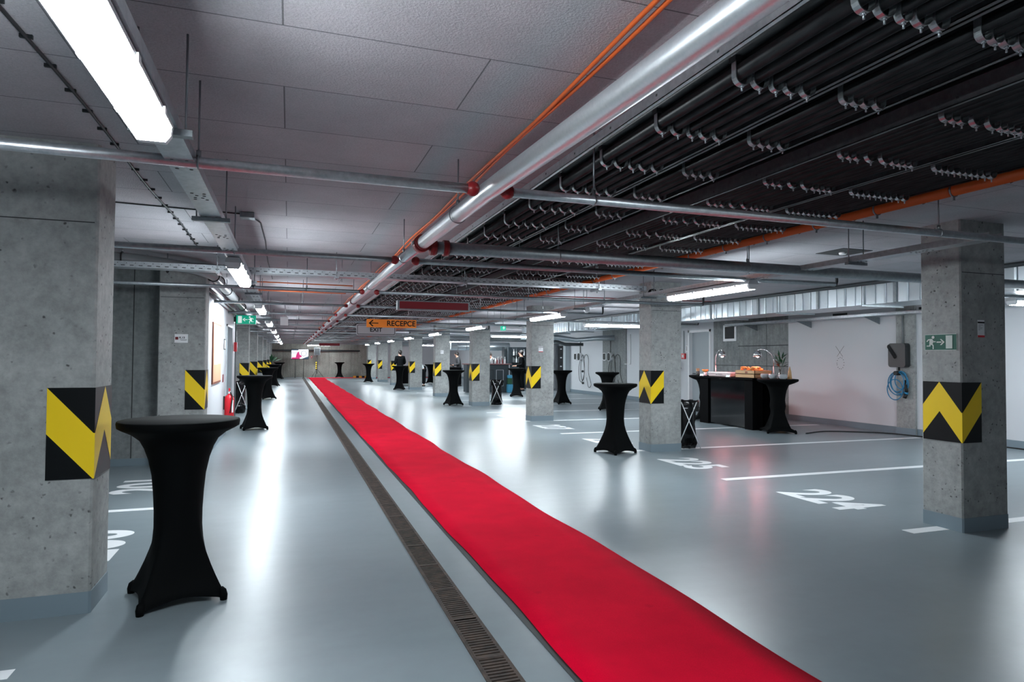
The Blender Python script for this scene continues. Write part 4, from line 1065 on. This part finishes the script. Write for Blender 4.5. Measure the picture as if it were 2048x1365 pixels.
part('plug', MB().tube([(XP - .05, 9.74, 1.10), (XP - .06, 9.71, .95), (XP - .06, 9.70, .86)], [.018, .026, .03], 'black', 10).tube([(XP - .06, 9.70, .86), (XP - .06, 9.71, .82)], .035, 'blue', 10).tube([(XP - .06, 9.71, .82), (XP - .07, 9.74, .74)], .036, 'black', 10), t)
part('conduit', MB().tube([(XP - .03, 9.80, 1.85), (XP - .03, 9.80, 2.43)], .018, 'pipe_grey', 8), t)
def charger_pair(y, dx, label, long_cable):
    X = XR - dx
    t = thing('car_charger', (X, y, 1.35), label, 'charger')
    part('housing', MB().prism([(p[0], p[1]) for p in rrect(y + .12, 1.42, y + .38, 1.72, .06)], 'x', X - .10, X, 'white'), t)
    part('face', MB().prism([(p[0], p[1]) for p in rrect(y + .15, 1.45, y + .36, 1.70, .05)], 'x', X - .105, X - .10, 'black'), t)
    part('housing', MB().prism([(p[0], p[1]) for p in rrect(y - .30, 1.40, y - .02, 1.74, .13)], 'x', X - .12, X, 'white'), t)
    part('face', MB().prism([(p[0], p[1]) for p in rrect(y - .27, 1.42, y - .05, 1.72, .10)], 'x', X - .13, X - .12, 'black'), t)
    cb = MB()
    a1 = [(X - .05, y - .4 - .30 * math.cos(a) * .6, 1.1 + .55 * math.sin(a)) for a in [2 * PI * j / 30 for j in range(30)]]
    cb.tube(a1, .011, 'black', 8, closed=True)
    cb.tube(smooth([(X - .06, y - .18, 1.42), (X - .06, y - .05, 1.1), (X - .06, y - .1, .62), (X - .06, y - .35, .5), (X - .06, y - .6, .9), (X - .06, y - .55, 1.45), (X - .06, y - .75, 1.66), (X - .06, y - .98, 1.5), (X - .06, y - 1.0, .9), (X - .06, y - 1.25, .42), (X - .06, y - 1.0, .3), (X - .06, y - .8, .7)]), .011, 'black', 8)
    part('cable', cb, t, 'black charging cable')
    part('plug', MB().ball((X - .06, y - .42, .95), .05, 'black'), t)
    part('plug', MB().ball((X - .06, y - .45, .45), .05, 'black'), t)
    part('conduit', MB().tube([(X - .02, y - .1, 1.74), (X - .02, y - .1, 2.4)], .025, 'pipe_grey', 8), t)
charger_pair(25.42, 0, 'pair of black and white car chargers with cable on the white wall', True)
charger_pair(22.62, .03, 'pair of black and white car chargers with cable on the bare concrete wall', True)
single('charging_cable', MB().tube([(XR - .08, 18.1, 1.38), (XR - .10, 17.9, 1.42), (XR - .10, 17.75, 1.35), (XR - .08, 17.7, 1.2), (XR - .08, 17.78, 1.1)], .035, 'black', 10).tube([(XR - .08, 17.78, 1.1), (XR - .06, 17.72, .7), (XR - .06, 17.95, .55), (XR - .06, 18.3, .4)], .012, 'black', 8),
       'black charging cable with handle right of the second right column', 'cable')
single('grey_conduit', MB().tube([(XR - .02, 21.0, 1.3), (XR - .02, 21.0, 2.4)], .02, 'white', 8).tube([(XR - .02, 21.0, 1.3), (XR - .02, 21.4, 1.3)], .02, 'white', 8), 'white conduit frame on the concrete wall left of the second right column', 'conduit')
t = thing('drawer_tower', (XR + .1, 27.5, 0), 'tall black drawer tower with white tags in the wall recess', 'cabinet')
part('body', MB().bbox(XR + .03, 27.05, .0, XR + .33, 27.93, 2.08, 'black', .01), t)
for k in range(5):
    dr = part('drawer', MB().box(XR + .022, 27.09, .10 + k * .4, XR + .03, 27.89, .46 + k * .4, 'dark'), t)
    part('tag', MB().box(XR + .015, 27.40, .30 + k * .4, XR + .022, 27.58, .35 + k * .4, 'white'), dr)
for i, y in enumerate((26.38, 28.35)):
    single('recess_post', MB().box(XR - .25, y, 0, XR - .001, y + .25, 2.2, 'offwhite'), ('grey post on the right side of the wall recess', 'grey post on the left side of the wall recess')[i], 'post')
mk = MB(); rd = random.Random(5)
for k in range(13):
    a = k * .5; mk.box(XR - .002, 11.45 + .10 * math.cos(a) - .008, 1.42 + .13 * math.sin(a), XR - .0005, 11.45 + .10 * math.cos(a) + .008, 1.435 + .13 * math.sin(a), 'dark')
for s_ in (-1, 1):
    mk.poly([(XR - .002, 11.46 + s_ * .12, 1.82), (XR - .002, 11.46 + s_ * .12 + .01, 1.82), (XR - .002, 11.46 - s_ * .08 + .01, 1.58), (XR - .002, 11.46 - s_ * .08, 1.58)], 'dark')
single('wall_scribble', mk, 'small dark drawn marks on the white right wall', 'marking')

# ------------------------------------------------------------------ bar
t = thing('bar_counter', (8.2, 26.9, 0), 'dark bar counter with a reddish top edge and panelled front', 'counter')
part('body', MB().box(7.2, 26.72, .02, 9.12, 27.25, 1.20, 'bar_front'), t)
part('top', MB().bbox(7.15, 26.62, 1.20, 9.20, 27.35, 1.245, 'bar_top', .008), t)
for x in (7.4, 8.05, 8.52):
    pf = MB(); x1 = x + .34
    for a in ((x, .27, x + .018, .98), (x1 - .018, .27, x1, .98), (x, .27, x1, .288), (x, .962, x1, .98)): pf.box(a[0], 26.705, a[1], a[2], 26.72, a[3], 'sign_grey' if x > 8.3 else 'dark')
    part('panel_moulding', pf, t)
part('corner_post', MB().box(9.10, 26.69, 0, 9.14, 26.74, 1.2, 'sign_grey'), t)
rd = random.Random(9); b0 = {}
for k in range(16):
    x = 7.85 + k * .075; kind = k % 4; h = (.27, .33, .24, .30)[kind]
    if kind not in b0:
        mt = ('wine', 'glass', 'red', 'white')[kind]
        mb = MB().lathe([(0, 0), (.034, 0), (.036, .01), (.036, h * .55), (.014, h * .72), (.013, h), (0, h)], (0, 0, 0), mt, 12)
        o = single('bottle', mb, ('dark glass bottle on the bar counter', 'clear glass bottle on the bar counter', 'red bottle on the bar counter', 'white bottle on the bar counter')[kind], 'bottle', ('dark bar bottles', 'clear bar bottles', 'red bar bottles', 'white bar bottles')[kind], base=(0, 0, 0)); b0[kind] = o
    else: o = b0[kind].copy(); COL.objects.link(o)
    o.location = (x, 26.85 + rd.uniform(0, .25), 1.246)
t = thing('back_bar', (10.3, 29, 0), 'tall dark folding bar cabinet with bottles behind the bartender', 'cabinet')
part('body', MB().box(9.72, 29.2, 0, 10.95, 29.6, 2.02, 'bar_front'), t); part('door', MB().prism([(9.70, 28.7), (9.74, 28.7), (10.08, 29.15), (10.04, 29.15)], 'z', .02, 2.0, 'bar_front'), t)
part('shelf', MB().box(10.1, 28.95, 1.25, 10.95, 29.2, 1.28, 'dark').box(10.1, 28.95, 1.6, 10.95, 29.2, 1.62, 'dark'), t)
for k in range(10):
    kk = k % 4; o = b0[(1, 3, 1, 0)[kk]].copy(); COL.objects.link(o); o.location = (10.15 + (k % 5) * .13, 29.07, 1.281 if k < 5 else 1.621)
    o['label'] = ('clear glass bottle on the cabinet shelf behind the bartender', 'white bottle on the cabinet shelf behind the bartender', 'clear glass bottle on the cabinet shelf behind the bartender', 'dark glass bottle on the cabinet shelf behind the bartender')[kk]; o['group'] = 'cabinet shelf bottles ' + ('clear', 'white', 'clear', 'dark')[kk]
single('blue_crate', MB().bbox(8.95, 26.35, 0, 9.18, 26.58, .36, 'blue_pack', .02), 'pale blue crate standing at the right corner of the bar', 'crate')
single('bottle_pack', MB().bbox(8.96, 26.37, .362, 9.15, 26.56, .62, 'leaf', .02).bbox(8.96, 26.37, .62, 9.15, 26.56, .76, 'blue_pack', .02), 'wrapped drink pack on top of the blue crate', 'pack')
# dark table with laptop by standing person
t = thing('side_table', (8.05, 32.3, 0), 'small black-draped table behind the cocktail table left of the fourth right column', 'table')
part('drape', MB().bbox(7.7, 32.0, .1, 8.35, 32.6, 1.02, 'black_matte', .03), t); part('leg', MB().box(7.72, 32.02, 0, 7.78, 32.08, .1, 'dark').box(8.27, 32.52, 0, 8.33, 32.58, .1, 'dark'), t)
extinguisher(9.35, 34.5, .25, 'distant red fire extinguisher right of the person with a tablet')
part('wall_post', MB().box(9.25, 34.6, 0, 9.45, 34.7, 1.1, 'offwhite'), bpy.data.objects['fire_extinguisher.001'])
t = thing('side_table', (6.9, 33.9, 0), 'dark table with equipment behind the sixth right column', 'table')
part('drape', MB().bbox(5.75, 35.4, .05, 7.2, 35.9, 1.0, 'black_matte', .03), t); part('top', MB().box(5.72, 35.37, 1.0, 7.23, 35.93, 1.03, 'dark'), t)

# ------------------------------------------------------------------ far end
t = thing('screen_stand', (.72, 48.1, 0), 'lit flat screen on two thin poles near the far wall', 'screen')
part('bezel', MB().bbox(.12, 48.1, 1.30, 1.33, 48.17, 2.04, 'black', .01), t)
part('display', MB().box(.155, 48.092, 1.34, 1.295, 48.10, 2.005, 'screen'), t, 'bright display')
im = MB().box(.18, 48.088, 1.34, .72, 48.092, 1.44, 'screen_pink').box(.155, 48.087, 1.75, .55, 48.092, 1.77, 'screen_dark').box(.155, 48.086, 1.94, .62, 48.092, 2.005, 'screen_dark')
im.prism([(.45, 1.44), (.82, 1.44), (.86, 1.55), (.70, 1.64), (.66, 1.86), (.56, 1.80), (.48, 1.62)], 'y', 48.085, 48.092, 'screen_pink')
im.prism([(.98 + .19 * math.cos(a), 1.72 + .19 * math.sin(a)) for a in [2 * PI * k / 16 for k in range(16)]], 'y', 48.085, 48.092, 'screen_dark')
im.prism([(.98 + .16 * math.cos(a), 1.72 + .16 * math.sin(a)) for a in [2 * PI * k / 16 for k in range(16)]], 'y', 48.083, 48.085, 'screen')
im.prism([(.85, 1.34), (1.295, 1.34), (1.295, 1.52)], 'y', 48.084, 48.092, 'screen_dark')
part('picture', im, t)
for x in (.42, .98): part('pole', MB().tube([(x, 48.14, 0), (x, 48.14, 1.32)], .018, 'dark', 8).box(x - .06, 47.9, 0, x + .06, 48.4, .015, 'dark'), t)
t = thing('speaker_stand', (1.92, 48.7, 0), 'tripod stand wrapped in yellow and black tape near the far wall', 'stand')
part('pole', MB().tube([(1.92, 48.7, .25), (1.92, 48.7, 1.60)], .022, 'dark', 10), t)
tp = MB(); 
for k in range(8): tp.tube([(1.86, 48.66, .55 + k * .07), (1.86, 48.66, .62 + k * .07)], .04, 'yellow' if k % 2 else 'guard_black', 10)
part('tape', tp, t)
for k in range(3):
    a = -PI / 2 + (k - 1) * 2.1; part('leg', MB().tube([(1.92, 48.7, .62), (1.92 + .5 * math.cos(a + PI / 2 + .3), 48.7 - .35 * math.sin(a), .0)], .012, 'dark', 6), t)
t = thing('loudspeaker', (1.92, 48.65, 1.57), 'grey loudspeaker on top of the taped tripod stand', 'speaker')
part('cabinet', MB().bbox(1.70, 48.5, 1.60, 2.13, 48.85, 2.16, 'galv_dark', .02), t); part('grille', MB().box(1.73, 48.49, 1.64, 2.10, 48.5, 2.12, 'dark'), t)
single('wall_sign', MB().prism([(1.56 + .07 * math.cos(a), 1.50 + .07 * math.sin(a)) for a in [2 * PI * k / 12 for k in range(12)]], 'y', YF - .01, YF, 'bright_red').prism([(1.56 + .035 * math.cos(a), 1.50 + .035 * math.sin(a)) for a in [2 * PI * k / 12 for k in range(12)]], 'y', YF - .013, YF - .01, 'white').box(1.545, YF - .01, 1.33, 1.575, YF, 1.43, 'bright_red'),
       'small round red and white sign on the far wall', 'sign')
ws = MB()
for k in range(5): ws.bbox(4.35 + k * .2, 47.2, .0, 4.55 + k * .2, 47.35, .14, 'crate_yellow' if k % 2 == 0 else 'guard_black', .01)
single('wheel_stop', ws, 'yellow and black wheel stop bar on the floor by the far wall', 'barrier')
single('far_pipe', MB().tube([(-6, 49.2, 1.95), (5, 49.2, 1.95)], .06, 'pipe_dark', 10), 'dark horizontal pipe along the far wall behind the screen', 'pipe')
t = thing('potted_plant', (-1.0, 40.5, 0), 'distant leafy plant beside the left row of tables', 'plant')
part('pot', MB().lathe([(0, 0), (.16, 0), (.2, .9), (.18, .9), (0, .85)], (-1.0, 41.5, 0), 'stone', 14), t)
lf = MB()
for k in range(40):
    a = random.uniform(0, 2 * PI); el = random.uniform(.1, 1.4); L = random.uniform(.3, .7); c = Vector((-1.0, 41.5, 1.15)); d = Vector((math.cos(a) * math.cos(el), math.sin(a) * math.cos(el), math.sin(el)))
    s_ = d.cross(Vector((0, 0, 1))).normalized() * .05; m_ = c + d * L * .6; e = c + d * L
    lf.add([c, m_ + s_, e, m_ - s_], [(0, 1, 2, 3)], 'leaf')
part('leaves', lf, t)
part('stem', MB().tube([(-1, 41.5, .85), (-1, 41.5, 1.3)], .02, 'leaf', 6), t)
single('roller_shutter', MB().box(7.4, YF - .12, 0.3, 9.5, YF - .02, 2.3, 'white'), 'bright white shutter in the far wall between right columns', 'shutter')

# ------------------------------------------------------------------ people
def skin_mesh(verts, edges, root=0, sub=2, mat='skin'):
    me = bpy.data.meshes.new('s'); me.from_pydata([v[:3] for v in verts], edges, []); ob = bpy.data.objects.new('s', me); COL.objects.link(ob)
    md = ob.modifiers.new('sk', 'SKIN'); md.use_smooth_shade = True
    for i, v in enumerate(verts):
        sv = me.skin_vertices[0].data[i]; r = v[3]; sv.radius = r if isinstance(r, tuple) else (r, r); sv.use_root = (i == root)
    sb = ob.modifiers.new('ss', 'SUBSURF'); sb.levels = sub; sb.render_levels = sub
    dg = bpy.context.evaluated_depsgraph_get(); m2 = bpy.data.meshes.new_from_object(ob.evaluated_get(dg))
    mb = MB(); mb.add([tuple(v.co) for v in m2.vertices], [tuple(p.vertices) for p in m2.polygons], mat, True)
    bpy.data.objects.remove(ob); bpy.data.meshes.remove(me); bpy.data.meshes.remove(m2)
    return mb
def person(x, y, rz, label, H=1.76, lean=0.0, top='cloth_black', legs='cloth_black', arm_fwd=.35, hair_long=False, head_turn=0.0):
    """local: +Y is the direction the person faces; lean pitches the trunk forward"""
    t = thing('person', (x, y, 0), label, 'person', None, rz)
    k = H / 1.76
    def L(p): # lean above hip
        X, Y_, Z = p; z0 = .95
        if Z > z0: dz = Z - z0; return (X * k, (Y_ + dz * math.sin(lean)) * k, (z0 + dz * math.cos(lean)) * k)
        return (X * k, Y_ * k, Z * k)
    V = []; E = []
    def add(p, r, parent=None, raw=False):
        q = tuple(c * k for c in p) if raw else L(p)
        V.append((*q, (r[0] * k, r[1] * k) if isinstance(r, tuple) else r * k)); i = len(V) - 1
        if parent is not None: E.append((parent, i))
        return i
    pel = add((0, 0, .95), (.15, .11)); ab = add((0, .01, 1.10), (.135, .10), pel); ch = add((0, .0, 1.32), (.165, .115), ab); nk0 = add((0, -.01, 1.46), (.09, .07), ch); nk = add((0, .0, 1.53), .055, nk0)
    hd = add((0, .015, 1.62), (.075, .088), nk); hd2 = add((0, .01, 1.70), (.07, .085), hd)
    for s_ in (-1, 1):
        hip = add((.095 * s_, 0, .90), .092, pel); kn = add((.10 * s_, .02 + .03 * s_, .50), .062, hip); an = add((.10 * s_, .0 + .05 * s_, .09), .042, kn); add((.11 * s_, .13 + .05 * s_, .04), .036, an)
        sh = add((.17 * s_, 0, 1.42), .062, nk0); el = add((.235 * s_, -.02, 1.15), .046, sh)
        wr = add((.19 * s_, arm_fwd * .62, 1.08), .030, el); pa = add((.175 * s_, arm_fwd * .62 + .08, 1.08), .036, wr)
        for j in range(4):
            f1 = add((.175 * s_ + (j - 1.5) * .019, arm_fwd * .62 + .125, 1.085 - .004 * abs(j - 1)), .0095, pa); f2 = add((.175 * s_ + (j - 1.5) * .02, arm_fwd * .62 + .15 + .006 * (1 if j in (1, 2) else 0), 1.065), .0085, f1)
        th = add((.175 * s_ - .04 * s_, arm_fwd * .62 + .07, 1.075), .011, pa); add((.175 * s_ - .05 * s_, arm_fwd * .62 + .105, 1.065), .009, th)
    body = skin_mesh(V, E, 0, 1)
    part('body', body, t, local=True)
    # face features
    hc = L((0, .015, 1.655)); fc = MB()
    ca, sa = math.cos(head_turn), math.sin(head_turn)
    def HP(dx, dy, dz): return (hc[0] + dx * ca - dy * sa, hc[1] + dx * sa + dy * ca, hc[2] + dz)
    fc.ball(HP(0, .098 * k, -.005), .014 * k, 'skin', 8, 6, .8, 1.2, 1.3)
    for s_ in (-1, 1): fc.ball(HP(.03 * s_, .082 * k, .015), .009 * k, 'hair', 8, 6); fc.ball(HP(.078 * s_ * k, 0, 0), .022 * k, 'skin', 8, 6, .4, .8, 1.3)
    fc.ball(HP(0, .088 * k, -.045), .016 * k, 'red', 8, 6, 1.3, .4, .35)
    part('face', fc, t, local=True)
    hr = MB(); hr.ball((hc[0], hc[1] - .030 * k, hc[2] + .022 * k), .104 * k, 'hair', 16, 10, .90, 1.0, 1.02); hr.ball((hc[0], hc[1] - .05 * k, hc[2] - .05 * k), .07 * k, 'hair', 12, 8, .9, .8, 1)
    if hair_long: hr.ball((hc[0], hc[1] - .09 * k, hc[2] + .03), .055 * k, 'hair', 10, 8)
    part('hair', hr, t, local=True)
    # jacket
    V = []; E = []
    pel = add((0, 0, .84), (.20, .155)); ab = add((0, .01, 1.08), (.175, .135), pel); ch = add((0, 0, 1.32), (.215, .155), ab); nk0 = add((0, -.015, 1.46), (.15, .12), ch); add((0, -.01, 1.51), (.085, .085), nk0)
    for s_ in (-1, 1): sh = add((.18 * s_, 0, 1.42), .095, nk0); el = add((.245 * s_, -.02, 1.15), .074, sh); add((.195 * s_, arm_fwd * .62 - .02, 1.082), .055, el)
    part('jacket', skin_mesh(V, E, 0, 1, top), t, local=True)
    V = []; E = []
    pel = add((0, 0, .95), (.165, .125))
    for s_ in (-1, 1): hip = add((.095 * s_, 0, .86), .108, pel); kn = add((.10 * s_, .02 + .03 * s_, .50), .080, hip); add((.10 * s_, .0 + .05 * s_, .10), .062, kn)
    part('trousers', skin_mesh(V, E, 0, 1, legs), t, local=True)
    for s_ in (-1, 1):
        part('shoe', MB().bbox(.06 * s_ if s_ > 0 else -.155, -.06 + .05 * s_, 0, .155 if s_ > 0 else -.06, .20 + .05 * s_, .075, 'black', .02), t, local=True)
    return t
person(5.42, 33.3, .15, 'person in black seen from behind, standing at a cocktail table', 1.85, .05)
p2 = person(8.50, 33.0, 1.35, 'person in a dark grey jacket looking down at a tablet', 1.80, .22, 'cloth_grey', 'denim', .5)
single('tablet', MB().prism([(7.93, 1.18), (7.945, 1.19), (8.19, 1.02), (8.18, 1.01)], 'y', 32.85, 33.10, 'black'), 'black tablet held by the person in the grey jacket', 'tablet')
person(8.72, 28.1, 2.6, 'person with tied dark hair leaning behind the bar, white shirt', 1.78, .35, 'shirt', 'cloth_black', .5, True)
person(10.05, 27.6, 1.25, 'bartender in black standing sideways right of the bar', 1.84, .08, 'cloth_black', 'cloth_black', .45)
person(6.55, 33.0, 1.57, 'person in a white shirt bending down, mostly hidden by the sixth right column', 1.68, .65, 'shirt', 'cloth_black', .35, True)

# ------------------------------------------------------------------ world and view
wd = bpy.data.worlds.new('world'); SC.world = wd; wd.use_nodes = True
wd.node_tree.nodes['Background'].inputs[0].default_value = (0.05, 0.06, 0.07, 1); wd.node_tree.nodes['Background'].inputs[1].default_value = 0.3
vs_ = SC.view_settings; vs_.view_transform = 'Standard'; vs_.look = 'None'; vs_.gamma = 1; vs_.exposure = 1.9; vs_.use_curve_mapping = False
